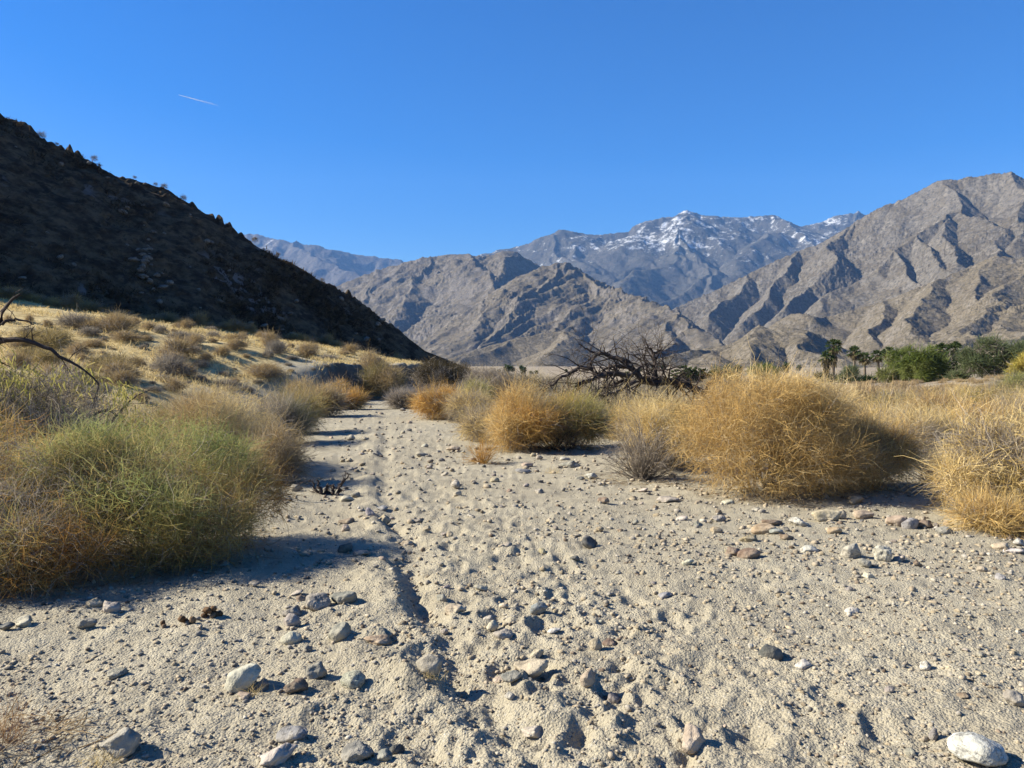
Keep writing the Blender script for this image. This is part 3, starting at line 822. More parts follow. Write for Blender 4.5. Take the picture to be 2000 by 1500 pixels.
# ---- bushes left of the wash
L1 = on_ground(380, 1110)
bush('twig_bush', 'large green topped bush with rusty lower twigs spilling onto the sand, nearest on the left', 'bush', gpt(-2.85, 6.15) - np.array([0, 0, 0.01]), 1.0, 1.12, GREEN, 36000, 101,
     lobes=[(0.06, 0.0, 0.62, 0.56, 0.55, 0.44), (0.38, 0.05, 0.45, 0.42, 0.5, 0.40), (-0.45, -0.15, 0.55, 0.5, 0.5, 0.42), (0.0, -0.55, 0.36, 0.6, 0.45, 0.38), (0.45, -0.35, 0.28, 0.42, 0.4, 0.32), (-0.6, -0.5, 0.3, 0.45, 0.4, 0.34)],
     low=RUST, grey=0.10, rz=0.0, stems=40, slen=(0.10, 0.26), w=0.0034, curl=0.55)
bush('twig_bush', 'sprawling olive and rust bush at the left edge, beside the green topped bush', 'bush', gpt(-3.95, 5.65) - np.array([0, 0, 0.01]), 1.1, 1.0, MIXED, 31000, 102,
     lobes=[(0.25, 0.2, 0.52, 0.6, 0.6, 0.40), (-0.35, 0.1, 0.50, 0.6, 0.6, 0.42), (0.45, -0.45, 0.32, 0.6, 0.5, 0.36), (-0.2, -0.55, 0.30, 0.6, 0.45, 0.34), (-0.8, -0.2, 0.4, 0.5, 0.5, 0.4), (0.75, -0.65, 0.24, 0.4, 0.35, 0.26)],
     low=RUST, grey=0.20, rz=0.0, stems=40, slen=(0.10, 0.26), w=0.0034, curl=0.55)
bush('twig_bush', 'olive bush spreading past the left edge of the wash behind the rust coloured one', 'bush', gpt(-5.5, 6.9) - np.array([0, 0, 0.01]), 1.1, 1.15, OLIVE, 8000, 103, low=ORANGE, grey=0.2)
bush_at('twig_bush', 'tall golden brown bush rising behind the green topped bush', 430, 940, 750, 270, STRAW, 14000, 104, D=10.8, low=BROWN, grey=0.14)
bush_at('twig_bush', 'low brown bush leaning out over the wash from the golden brown one', 535, 925, 825, 130, BROWN, 4500, 105, D=9.6, grey=0.25, spread=1.5, up=0.0)
bush_at('twig_bush', 'olive tan bush behind the left end of the golden brown bush', 300, 900, 790, 200, OLIVE, 6500, 106, D=11.5, grey=0.2)
bush_at('twig_bush', 'rounded grey bush with a green foot beside the wash', 552, 868, 780, 115, GREY, 5500, 107, D=14.5, low=[(0.12, 0.14, 0.05), (0.2, 0.2, 0.09)], grey=0.3, curl=0.22)
bush_at('twig_bush', 'olive brown bush crowding over the rounded grey bush', 575, 850, 760, 130, OLIVE, 5500, 108, D=16.8, low=BROWN)
bush_at('twig_bush', 'dark brown mound of twigs casting a shadow across the wash', 628, 812, 756, 92, BROWN, 4500, 109, D=22.0, low=BROWN, curl=0.22)
bush_at('twig_bush', 'small smooth orange brown mound at the far bend of the wash', 684, 797, 767, 50, ORANGE, 3000, 110, D=26.0, curl=0.2, grey=0.05)
bush_at('twig_bush', 'tan bush on the low bank above the dark brown mound', 585, 800, 738, 70, STRAW, 3000, 111, D=25.5, low=BROWN)
bush_at('twig_bush', 'orange tan bush against the dark cut bank', 655, 790, 742, 60, ORANGE, 3000, 112, D=29.5)
bush_at('twig_bush', 'big dark olive bush at the shaded end of the cut bank', 745, 790, 706, 110, [(0.13, 0.11, 0.05), (0.2, 0.165, 0.07), (0.26, 0.21, 0.09)], 6000, 113, D=33.5, low=BROWN)
bush_at('twig_bush', 'tall sparse brown bush on the grassy bench above the cut bank', 725, 740, 672, 80, BROWN, 3500, 114, D=40.0, up=0.6)
bush_at('twig_bush', 'grey dome of fine twigs in the middle of the far bend', 784, 800, 766, 58, GREY, 3000, 115, D=26.5, curl=0.18, grey=0.4)
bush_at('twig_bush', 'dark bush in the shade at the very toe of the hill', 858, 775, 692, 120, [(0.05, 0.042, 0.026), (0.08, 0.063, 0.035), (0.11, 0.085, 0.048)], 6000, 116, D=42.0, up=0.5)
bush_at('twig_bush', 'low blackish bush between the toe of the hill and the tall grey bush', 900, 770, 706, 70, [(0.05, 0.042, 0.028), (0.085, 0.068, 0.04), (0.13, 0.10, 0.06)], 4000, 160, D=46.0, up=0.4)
bush_at('twig_bush', 'brown bush at the sunlit tip of the hill toe', 905, 760, 712, 60, BROWN, 2500, 117, D=50.0, up=0.4)
# ---- bushes in the middle
bush_at('twig_bush', 'low golden bush at the right side of the far bend', 862, 822, 758, 110, GOLD, 6000, 118, D=21.0, low=ORANGE)
bush_at('twig_bush', 'greyish tan bush between the low golden bush and the big orange one', 915, 828, 765, 100, STRAW, 4500, 119, D=20.0, low=GREY, grey=0.3)
bush_at('twig_bush', 'tall grey leafless bush standing behind the low golden bush', 948, 790, 712, 110, GREY, 5500, 120, D=30.0, grey=0.4, up=0.4)
bush_at('twig_bush', 'yellow green bush in front of the tall grey bush', 925, 800, 740, 75, [(0.3, 0.27, 0.09), (0.42, 0.36, 0.13)], 3000, 121, D=27.0)
bush_at('twig_bush', 'large orange bush right of the wash with a dark hollow foot', 1022, 885, 752, 165, GOLD, 12500, 122, D=13.6, low=ORANGE, grey=0.08)
bush_at('twig_bush', 'yellow green topped bush joined to the large orange bush', 1122, 885, 768, 140, [(0.33, 0.31, 0.11), (0.44, 0.38, 0.15), (0.5, 0.38, 0.13)], 9500, 123, D=13.9, low=ORANGE, grey=0.10)
bush_at('twig_bush', 'grey tan bush tucked at the left foot of the large orange bush', 938, 868, 800, 75, STRAW, 3500, 124, D=15.2, grey=0.45)
fan_bush('bare_bush', 'small rusty bush of open twigs in front of the large orange bush', on_ground(945, 905), 0.36, 0.42, 125, 80, 16, ORANGE, 0.0035)
fan_bush('bare_bush', 'dark bare shrub under the yellow green topped bush', on_ground(1085, 884) + np.array([0, 0.25, 0]), 0.75, 0.55, 126, 90, 10, [(0.06, 0.05, 0.04), (0.13, 0.10, 0.08)], 0.005)
fan_bush('bare_bush', 'grey bush of bare spiky branches fanning out left of the big golden bush', on_ground(1262, 942) + np.array([0, 0.2, -0.02]), 0.62, 0.86, 127, 190, 11, GREY, 0.0052)
bush_at('twig_bush', 'straw gold bush right behind the grey spiky bush', 1290, 945, 770, 190, STRAW, 11000, 128, D=11.2, low=ORANGE, grey=0.08)
bush_at('twig_bush', 'straw coloured low bush under the fallen dead tree', 1225, 850, 775, 120, STRAW, 4500, 129, D=15.5)
# ---- bushes on the right
R1 = on_ground(1530, 985)
bush('twig_bush', 'biggest golden bush, a round mass of tangled fine twigs', 'bush', np.array([3.05, 9.0, -0.01]), 1.35, 1.48, GOLD, 36000, 130,
     lobes=[(-0.02, 0, 0.80, 0.86, 0.8, 0.60), (-0.55, -0.1, 0.55, 0.5, 0.55, 0.50), (0.45, 0.0, 0.62, 0.55, 0.6, 0.52), (-0.15, -0.55, 0.42, 0.7, 0.4, 0.42), (0.45, -0.45, 0.38, 0.5, 0.4, 0.38), (-0.25, 0.1, 1.0, 0.55, 0.5, 0.44), (0.3, 0.1, 0.95, 0.5, 0.5, 0.44)],
     low=[(0.40, 0.25, 0.09), (0.54, 0.36, 0.13), (0.48, 0.38, 0.22)], grey=0.06, rz=0.0, stems=55, slen=(0.10, 0.28), w=0.0035, curl=0.52)
bush_at('twig_bush', 'rusty golden bush pressed against the right of the biggest golden bush', 1705, 975, 800, 170, GOLD, 11500, 131, D=9.2, low=ORANGE, grey=0.14)
bush_at('twig_bush', 'golden bush with pale stiff twigs leaning in at the right edge', 1975, 1045, 790, 330, STRAW, 16000, 132, D=7.6, low=GOLD, grey=0.22, spread=1.3, w=0.005)
bush_at('twig_bush', 'low orange tuft of fine twigs at the foot of the right edge bush', 1950, 1050, 985, 150, GOLD, 4000, 133, D=6.9, grey=0.1)
fan_bush('bare_bush', 'grey bare shrub between the rusty golden bush and the right edge bush', on_ground(1845, 950) + np.array([0, 0.3, 0]), 0.5, 0.66, 134, 130, 11, GREY, 0.0045)
for k, (px, base, top, w, P, D, lab) in enumerate([
    (1790, 900, 790, 200, STRAW, 11.5, 'straw gold bush behind the bare grey shrub on the right'),
    (1905, 880, 775, 190, GOLD, 12.5, 'golden bush behind the bush at the right edge'),
    (2010, 880, 745, 210, STRAW, 13.0, 'tall straw bush cut by the right edge of the view'),
    (1700, 860, 785, 170, STRAW, 15.0, 'straw bush showing over the rusty golden bush'),
    (1830, 840, 772, 170, GOLD, 17.0, 'gold bush in the second row on the right, left of centre there'),
    (1950, 830, 758, 180, OLIVE, 19.0, 'olive tan bush in the second row near the right edge'),
    (1640, 845, 765, 110, GOLD, 14.0, 'gold bush peeping over the right shoulder of the biggest bush'),
    (1750, 820, 770, 130, OLIVE, 21.0, 'dull olive bush at the back of the right thicket'),
    (1880, 810, 764, 140, STRAW, 24.0, 'pale straw bush at the very back of the right thicket'),
    (1385, 890, 790, 110, STRAW, 13.5, 'straw bush filling the gap left of the biggest golden bush'),
    (1985, 800, 722, 90, [(0.2, 0.22, 0.08), (0.32, 0.30, 0.11)], 26.0, 'green yellow bush on the rise at the right edge')]):
    bush_at('twig_bush', lab, px, base, top, w, P, 6500, 140 + k, D=D, low=ORANGE if k % 2 else GREY, grey=0.15)

# foreground twigs in the bottom left corner
fan_bush('bare_bush', 'thin rusty dry plant at the bottom left corner', np.array([-1.98, 2.95, 0.0]), 0.30, 0.20, 151, 70, 14, [(0.24, 0.12, 0.05), (0.36, 0.2, 0.09), (0.42, 0.3, 0.16)], 0.0013)

# ------------------------------------------------------------------ dead trees
BARK = Mat('charred_bark')
_c = BARK.ocoord()
BARK = BARK.pbr(BARK.mix(BARK.noise(_c, 14.0, 4), (0.026, 0.022, 0.020), (0.13, 0.10, 0.085)), 0.9, BARK.bump(BARK.noise(_c, 40.0, 3), 0.7, 0.01), 0.1)

def smooth_path(P, n):
    P = np.asarray(P); d = np.concatenate([[0], np.cumsum(np.linalg.norm(P[1:] - P[:-1], axis=1))])
    s = np.linspace(0, d[-1], n)
    Q = np.stack([np.interp(s, d, P[:, c]) for c in range(3)], 1)
    for _ in range(2):
        Q[1:-1] = 0.25 * Q[:-2] + 0.5 * Q[1:-1] + 0.25 * Q[2:]
    return Q

def dead_tree(name, label, base, limbs, seed, tw_len=0.6, tw_n=26, cat='dead tree', dens=1.0, droop=0.0):
    rs = np.random.RandomState(seed)
    o = thing(name, label, cat, base)
    b = np.asarray(base)
    for li, (part, P, r0, r1) in enumerate(limbs):
        Q = smooth_path(P, 14) - b
        Q[1:-1] += rs.normal(size=(12, 3)) * r0 * 0.35
        R = np.linspace(r0, r1, 14)
        limb = tubes(Q[None], R[None], np.zeros((1, 3)), 8)
        lo = None if cat == 'dead branch' else tinted(part, [limb], BARK, o, True)
        n = int(3 + tw_n * dens * max(0.4, np.linalg.norm(Q[-1] - Q[0]) / 1.5))
        k = rs.randint(3, 14, n)
        D = rs.normal(size=(n, 3)) * 0.8 + unit(Q[k] - Q[k - 1]) * 0.5 + np.array([0, 0, 0.15 - droop])
        L = tw_len * rs.uniform(0.3, 1.2, n)
        t1 = walk(rs, Q[k], D, L, 6, 0.22, -0.05)
        r1_ = (R[k] * 0.35)[:, None].clip(0.004, 0.03) * (1 - 0.8 * np.arange(6) / 5)[None]
        parts = [tubes(t1, r1_, np.zeros((n, 3)), 4)]
        i = np.repeat(np.arange(n), 4); kk = rs.randint(1, 6, len(i))
        t2 = walk(rs, t1[i, kk], unit(t1[i, kk] - t1[i, kk - 1]) + rs.normal(size=(len(i), 3)) * 0.6, L[i] * rs.uniform(0.2, 0.6, len(i)), 5, 0.28, -0.04)
        parts.append(tubes(t2, np.full((len(i), 1), 0.0038) * (1 - 0.6 * np.arange(5) / 4)[None], np.zeros((len(i), 3)), 3))
        if lo is None:
            tinted(part, [limb] + parts, BARK, o, True)
        else:
            tinted('twig', parts, BARK, lo)
    return o

TD = 18.0
def tp(px, py, dd=0.0): return at(px, py, TD + dd)
dead_tree('fallen_dead_tree', 'blackened fallen tree with a tangle of bare branches behind the bushes', at(1290, 800, TD) * np.array([1, 1, 0]), [
    ('trunk', [tp(1408, 775, 0.2), tp(1380, 765), tp(1340, 757), tp(1318, 742), tp(1285, 748), tp(1262, 744), tp(1240, 733), tp(1205, 727, -0.2), tp(1170, 732, -0.3)], 0.10, 0.055),
    ('branch', [tp(1250, 738), tp(1236, 722), tp(1222, 709), tp(1205, 698), tp(1180, 690), tp(1165, 690), tp(1157, 703), tp(1155, 718), tp(1160, 735)], 0.07, 0.022),
    ('branch', [tp(1163, 690), tp(1142, 680), tp(1130, 672)], 0.03, 0.008),
    ('branch', [tp(1158, 722, -0.4), tp(1140, 714, -0.5), tp(1128, 718, -0.6), tp(1105, 734, -0.7), tp(1090, 742, -0.8), tp(1072, 758, -0.9), tp(1060, 760, -1.0)], 0.06, 0.015),
    ('branch', [tp(1225, 716, 0.3), tp(1200, 713, 0.3), tp(1180, 722, 0.3), tp(1168, 738, 0.2)], 0.05, 0.02),
    ('branch', [tp(1278, 742), tp(1276, 715), tp(1276, 695), tp(1270, 680), tp(1264, 673)], 0.06, 0.02),
    ('branch', [tp(1276, 692), tp(1288, 685), tp(1294, 678)], 0.04, 0.01),
    ('branch', [tp(1268, 744, 0.3), tp(1262, 715, 0.4), tp(1258, 692, 0.4), tp(1266, 676, 0.5)], 0.04, 0.012),
    ('branch', [tp(1290, 742, -0.2), tp(1300, 715, -0.3), tp(1290, 695, -0.3), tp(1292, 680, -0.3)], 0.035, 0.01),
    ('branch', [tp(1262, 742, 0.2), tp(1256, 715, 0.3), tp(1252, 702, 0.4), tp(1235, 694, 0.4)], 0.03, 0.008),
    ('branch', [tp(1185, 730, -0.4), tp(1150, 742, -0.6), tp(1125, 752, -0.7), tp(1118, 768, -0.7)], 0.05, 0.02),
    ('branch', [tp(1240, 745, -0.4), tp(1210, 765, -0.7), tp(1175, 772, -0.8), tp(1160, 780, -0.8)], 0.05, 0.015),
    ('branch', [tp(1230, 740, 0.3), tp(1195, 752, 0.4), tp(1170, 760, 0.5)], 0.045, 0.015),
    ('branch', [tp(1375, 768, 0.1), tp(1384, 748, 0.1), tp(1400, 735), tp(1418, 722)], 0.045, 0.012)], 300, 0.95, 34)

LD = 8.6
def lp(px, py, dd=0.0): return at(px, py, LD + dd)
dead_tree('dead_tree', 'black leafless tree reaching in from the left edge over the leafy shrub', at(-70, 800, LD) * np.array([1, 1, 0]), [
    ('trunk', [lp(-70, 880), lp(-60, 780), lp(-40, 700), lp(-12, 660), lp(2, 634), lp(9, 604), lp(13, 588), lp(22, 577), lp(40, 574)], 0.07, 0.012),
    ('branch', [lp(-25, 680), lp(0, 664), lp(18, 660), lp(45, 661), lp(72, 670), lp(92, 684), lp(104, 694), lp(126, 697), lp(145, 706), lp(163, 719), lp(185, 738), lp(193, 751)], 0.034, 0.008),
    ('branch', [lp(4, 634), lp(14, 626), lp(32, 624), lp(48, 627), lp(66, 634)], 0.018, 0.006)], 310, 0.28, 7, dens=0.7)
dead_tree('dead_branch', 'thin black dead branch slanting up beside the golden brown bush', at(235, 840, 9.6) * np.array([1, 1, 0]), [
    ('branch', [at(205, 835, 9.6), at(225, 815, 9.6), at(252, 785, 9.6), at(275, 768, 9.6), at(292, 762, 9.6)], 0.016, 0.005),
    ('branch', [at(175, 815, 9.4), at(200, 800, 9.4), at(222, 806, 9.4), at(240, 822, 9.4)], 0.02, 0.01)], 311, 0.3, 6, cat='dead branch')
sp = on_ground(648, 968)
dead_tree('burnt_stump', 'charred splintered stump sticking out of the sand beside pale stones', sp, [
    ('stub', [sp + np.array(a), sp + np.array(b), sp + np.array(c)], r, 0.006) for a, b, c, r in [
        ((-0.10, 0, -0.05), (-0.14, 0, 0.10), (-0.17, 0, 0.19), 0.035), ((-0.05, 0, -0.05), (-0.06, 0.02, 0.08), (-0.04, 0, 0.14), 0.04), ((0.0, 0, -0.05), (0.01, 0, 0.07), (0.03, 0, 0.13), 0.035),
        ((0.06, 0, -0.05), (0.09, 0, 0.10), (0.13, 0.02, 0.20), 0.03), ((0.03, 0.05, -0.05), (0.10, 0.05, 0.12), (0.19, 0.05, 0.24), 0.02), ((-0.12, 0.03, -0.05), (-0.2, 0.03, 0.08), (-0.22, 0.02, 0.15), 0.025)]], 312, 0.10, 8, cat='stump')

# shrub with hanging yellow green leaves under the dead tree
def leafy_shrub(name, label, loc, r, h, seed):
    rs = np.random.RandomState(seed)
    o = bush(name, label, 'shrub', loc, r, h, [(0.10, 0.085, 0.07), (0.18, 0.15, 0.125), (0.28, 0.245, 0.21)], 7500, seed, grey=0.35, slen=(0.12, 0.38), w=0.0055, part='twigs', rz=0.0, curl=0.35, up=0.1)
    n = 2700
    cl = np.stack([rs.uniform(-1, 1, 60) * r, rs.uniform(-0.8, 0.6, 60) * r, rs.uniform(0.25, 0.95, 60) * h], 1)
    P = cl[rs.randint(0, 60, n)] + rs.normal(size=(n, 3)) * 0.10
    q = (P[:, 0] / r) ** 2 + (P[:, 1] / r) ** 2 + ((P[:, 2] - 0.4 * h) / (0.65 * h)) ** 2 < 1.1
    P = P[q]; n = len(P)
    D = rs.normal(size=(n, 3)) * 0.45 + np.array([0.1, 0, -0.8])
    pts = walk(rs, P, D, rs.uniform(0.07, 0.15, n), 4, 0.15, -0.1)
    C = pal([(0.22, 0.20, 0.06), (0.38, 0.34, 0.09), (0.54, 0.46, 0.14), (0.5, 0.4, 0.16)], rs.uniform(size=n))
    tinted('leaves', [ribbons(rs, pts, 0.014, C, 0.6)], LEAF, o)
    return o
leafy_shrub('leafy_shrub', 'grey twiggy shrub with hanging yellow green leaves beneath the black leafless tree', gpt(-5.35, 8.9), 1.05, 1.55, 320)
leafy_shrub('leafy_shrub', 'dense dark leafy shrub at the left edge beside the dead tree trunk', gpt(-6.5, 8.7), 1.0, 1.9, 321)
# ------------------------------------------------------------------ shrubs of the bench, the hill and the far brush: one of each kind, then copies
def proto(name, label, palette, seed, r, h, n, group, **kw):
    return bush(name, label, 'shrub', (0, 0, 0), r, h, palette, n, seed, group=group, **kw)

KINDS = {
    'tan': proto('desert_shrub', 'tan brown shrub on the grassy bench below the dark hill', BROWN, 401, 0.75, 0.85, 1500, 'tan shrubs on the bench', w=0.014, slen=(0.25, 0.5), stems=10, up=0.5, K=4),
    'orange': proto('hill_foot_shrub', 'orange brown upright shrub along the foot of the dark hill', [(0.26, 0.165, 0.06), (0.38, 0.25, 0.09), (0.46, 0.32, 0.13)], 402, 0.85, 1.15, 1700, 'orange shrubs along the hill foot', w=0.015, slen=(0.3, 0.6), stems=12, up=0.8, K=4),
    'grey': proto('grey_shrub', 'rounded grey shrub on the dry yellow grass', [(0.16, 0.14, 0.115), (0.24, 0.21, 0.17), (0.32, 0.28, 0.22)], 403, 0.65, 0.55, 1300, 'grey shrubs on the yellow grass', w=0.013, slen=(0.18, 0.36), stems=8, K=4),
    'bank': proto('brush_mound', 'low reddish tan brush mound on the bank below the green trees', [(0.25, 0.16, 0.08), (0.36, 0.25, 0.13), (0.44, 0.33, 0.18)], 404, 0.8, 0.48, 1200, 'brush mounds below the green trees', w=0.018, slen=(0.2, 0.4), stems=6, K=4),
    'flat': proto('scrub_bush', 'grey brown scrub on the flat beyond the wash', [(0.20, 0.165, 0.11), (0.29, 0.24, 0.16), (0.36, 0.30, 0.19)], 405, 0.9, 0.75, 1300, 'scrub on the flat beyond the wash', w=0.018, slen=(0.22, 0.45), stems=8, K=4),
}
_used = set()
_cr = np.random.RandomState(77)
def plant(kind, p, s=1.0):
    src = KINDS[kind]
    o = src if kind not in _used else copy_tree(src)
    _used.add(kind)
    o.location = (float(p[0]), float(p[1]), float(p[2]) - 0.03)
    o.rotation_euler = (0, 0, _cr.uniform(0, 6.28))
    o.scale = (s * _cr.uniform(0.65, 1.5), s * _cr.uniform(0.65, 1.4), s * _cr.uniform(0.55, 1.2))
    return o

def low_enough(x, y, h0, s):
    """Keep the brush of the flat below the feet of the palms and trees it grows in front of."""
    px = 1000 + PX * x / y
    row = float(np.interp(px, [900, 1000, 1560, 1620, 1750, 2000, 2100], [722, 724, 740, 752, 751, 739, 735]))
    top = EYE - (row - 712) / PX * y
    return min(s, max((top - float(gpt(x, y)[2])) / (h0 * 1.25), 0.0))

def clear_of(p, lst, d):
    return all((p[0] - q[0]) ** 2 + (p[1] - q[1]) ** 2 > d * d for q in lst)

put_ = []
# row along the hill foot (photo columns 20..840)
for k in range(56):
    px = 5 + 835 * (k + _cr.uniform(0.1, 0.9)) / 56
    t = _px2t(px)
    yf = float(np.interp(t, FT, HF_Y)) - _cr.uniform(0.8, 7.0)
    plant('orange', gpt(t * yf, yf), _cr.uniform(0.5, 1.05))
# shrubs over the bench
for px, py, kd, s in [(150, 640, 'grey', 1.3), (175, 655, 'grey', 1.0), (540, 690, 'grey', 1.1), (352, 662, 'grey', 0.8), (415, 645, 'grey', 0.9), (230, 650, 'tan', 1.2), (330, 735, 'grey', 1.3), (350, 700, 'tan', 1.0), (520, 735, 'tan', 1.1), (600, 700, 'tan', 0.9), (640, 705, 'grey', 1.0)]:
    p = on_ground(px, py, 12); put_.append(p); plant(kd, p, s * 0.8)
# big khaki shrubs low on the left of the bench
KINDS['khaki'] = proto('desert_shrub', 'big khaki shrub low on the left of the grassy bench', [(0.22, 0.17, 0.075), (0.31, 0.24, 0.105), (0.40, 0.32, 0.16)], 407, 0.95, 0.85, 1700, 'khaki shrubs on the left of the bench', w=0.014, slen=(0.25, 0.5), stems=10, up=0.4, K=4)
for k in range(8):
    p = on_ground(_cr.uniform(20, 330), _cr.uniform(655, 765), 13)
    if clear_of(p, put_, 0.9): put_.append(p); plant('khaki', p, _cr.uniform(0.4, 0.8))
n = 0
while n < 125:
    px, py = _cr.uniform(0, 760), _cr.uniform(625, 790)
    p = on_ground(px, py, 13)
    if p[0] > bench_edge(np.array([p[1]]))[0] - 0.6 or p[1] > 80 or p[1] < 13 or not clear_of(p, put_, 0.7):
        continue
    put_.append(p); n += 1
    plant('tan' if _cr.uniform() < 0.62 else 'grey', p, (0.16 + 0.66 * _cr.uniform() ** 2) * (0.8 if p[1] < 20 else 1))
n = 0
while n < 210:
    x, y = _cr.uniform(10, 72), _cr.uniform(28, 98)
    if x / y > 0.80 or x / y < 0.30: continue
    if not clear_of((x, y), put_, 0.8): continue
    n += 1; s = max(low_enough(x, y, 0.48, _cr.uniform(0.6, 1.35)), _cr.uniform(0.35, 0.75))
    if s > 0.3: put_.append((x, y)); plant('bank', gpt(x, y), s)
n = 0
while n < 95:
    y = 22 * (170 / 22) ** _cr.uniform(); px = _cr.uniform(905, 1640)
    x = _px2t(px) * y
    if y < 34 and px < 1000 or not clear_of((x, y), put_, 1.2): continue
    n += 1; s = low_enough(x, y, 0.75, _cr.uniform(0.6, 1.4) * (1 if y < 70 else 1.3))
    if s > 0.25: put_.append((x, y)); plant('flat', gpt(x, y), s)

for k in range(46):
    y = 34 * (190 / 34) ** _cr.uniform(); x = _px2t(_cr.uniform(925, 1110)) * y
    if not clear_of((x, y), put_, 0.8): continue
    s = max(low_enough(x, y, 0.75, _cr.uniform(0.7, 1.5)), 0.5)
    put_.append((x, y)); plant('flat', gpt(x, y), s)

# shrubs standing out on the skyline of the hill
RIDGE = proto('ridge_shrub', 'sparse leafless shrub on the skyline of the dark hill', [(0.08, 0.065, 0.05), (0.15, 0.12, 0.085)], 406, 0.6, 0.75, 300, 'shrubs on the hill skyline', w=0.02, slen=(0.2, 0.45), stems=9, up=0.6, K=4)
for k, (px, s) in enumerate([(88, 1.5), (190, 1.2), (118, 0.7), (268, 0.7), (308, 0.8), (325, 1.3), (362, 1.2), (432, 1.3), (446, 0.9), (500, 1.2), (545, 0.8), (630, 0.9), (650, 0.9), (735, 0.8), (775, 0.8)]):
    t = _px2t(px); yf, zf, yr, zr = [float(v) for v in hill_params(np.array([t]))]if False else [float(np.ravel(v)[0]) for v in hill_params(np.array([t]))]
    o = RIDGE if k == 0 else copy_tree(RIDGE)
    o.location = (t * yr, yr, zr - 0.30)
    o.rotation_euler = (0, 0, _cr.uniform(0, 6.28)); o.scale = (s * 0.6, s * 0.6, s * 0.65)

# scrub over the hillside: one mass
def hill_scrub():
    rs = np.random.RandomState(88)
    n = 9500
    px = rs.uniform(-500, 900, n); S = rs.uniform(0.02, 0.99, n)
    t = _px2t(px)
    yf, zf, yr, zr = hill_params(t)
    Y = yf + (yr - yf) * S; X = t * Y
    z, _, h = hill_height(X, Y)
    keep = (h > 1.5) & (fbm(X / 9.0, Y / 9.0, 2, 91) > -0.35)
    P = np.stack([X, Y, z], 1)[keep]; n = len(P)
    sz = rs.uniform(0.15, 0.50, n) * np.clip(h[keep] / 8, 0.4, 1)
    m = 8
    i = np.repeat(np.arange(n), m)
    D = rs.normal(size=(n * m, 3)) * np.array([0.8, 0.8, 0.5]) + np.array([0, 0, 0.55])
    pts = walk(rs, P[i] + rs.normal(size=(n * m, 3)) * (sz[i] * 0.25)[:, None] - np.array([0, 0, 0.1]), D, sz[i] * 1.3, 3, 0.25)
    tone = rs.uniform(size=n)
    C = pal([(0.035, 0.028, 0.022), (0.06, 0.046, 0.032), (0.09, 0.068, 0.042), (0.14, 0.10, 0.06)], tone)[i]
    V, F, C = ribbons(rs, pts, (0.16 * sz[i] + 0.03), C)
    o = put('hillside_scrub', np_mesh('hillside_scrub', V, F, False, C), TWIG)
    tag(o, 'dark low scrub covering the shaded hillside', None, None, 'stuff')
hill_scrub()

def dry_grass():
    rs = np.random.RandomState(89)
    n = 90000
    px = rs.uniform(-150, 860, n); py = rs.uniform(600, 800, n)
    y = rs.uniform(16, 100, n) ** 1.0; x = _px2t(px) * y
    s = bench_edge(np.clip(y, 0, 130)) - x
    t = x / y
    ok = (s > 0.9) & (y < np.interp(t, FT, HF_Y) - 2.5) & (fbm(x / 4.0, y / 2.2, 3, 93) > -0.12)
    x, y = x[ok], y[ok]; n = len(x)
    P = np.stack([x, y, ground_base(x, y) - 0.02], 1)
    D = rs.normal(size=(n, 3)) * 0.5 + np.array([0.15, -0.1, 1.0])
    pts = walk(rs, P, D, rs.uniform(0.10, 0.30, n), 3, 0.3, -0.15)
    C = pal([(0.44, 0.32, 0.13), (0.60, 0.46, 0.21), (0.70, 0.56, 0.29), (0.40, 0.28, 0.12)], rs.uniform(size=n))
    V, F, C = ribbons(rs, pts, 0.012 + 0.0006 * y, C)
    o = put('dry_grass', np_mesh('dry_grass', V, F, False, C), TWIG)
    tag(o, 'short dry yellow grass on the bench below the hill', None, None, 'stuff')
dry_grass()

# ------------------------------------------------------------------ palms and green trees
PALM_TRUNK = Mat('palm_trunk'); _c = PALM_TRUNK.ocoord()
PALM_TRUNK = PALM_TRUNK.pbr(PALM_TRUNK.mix(PALM_TRUNK.noise(PALM_TRUNK.scaled(_c, 1, 1, 6), 2.0, 3), (0.11, 0.085, 0.06), (0.24, 0.19, 0.14)), 0.9, None, 0.1)

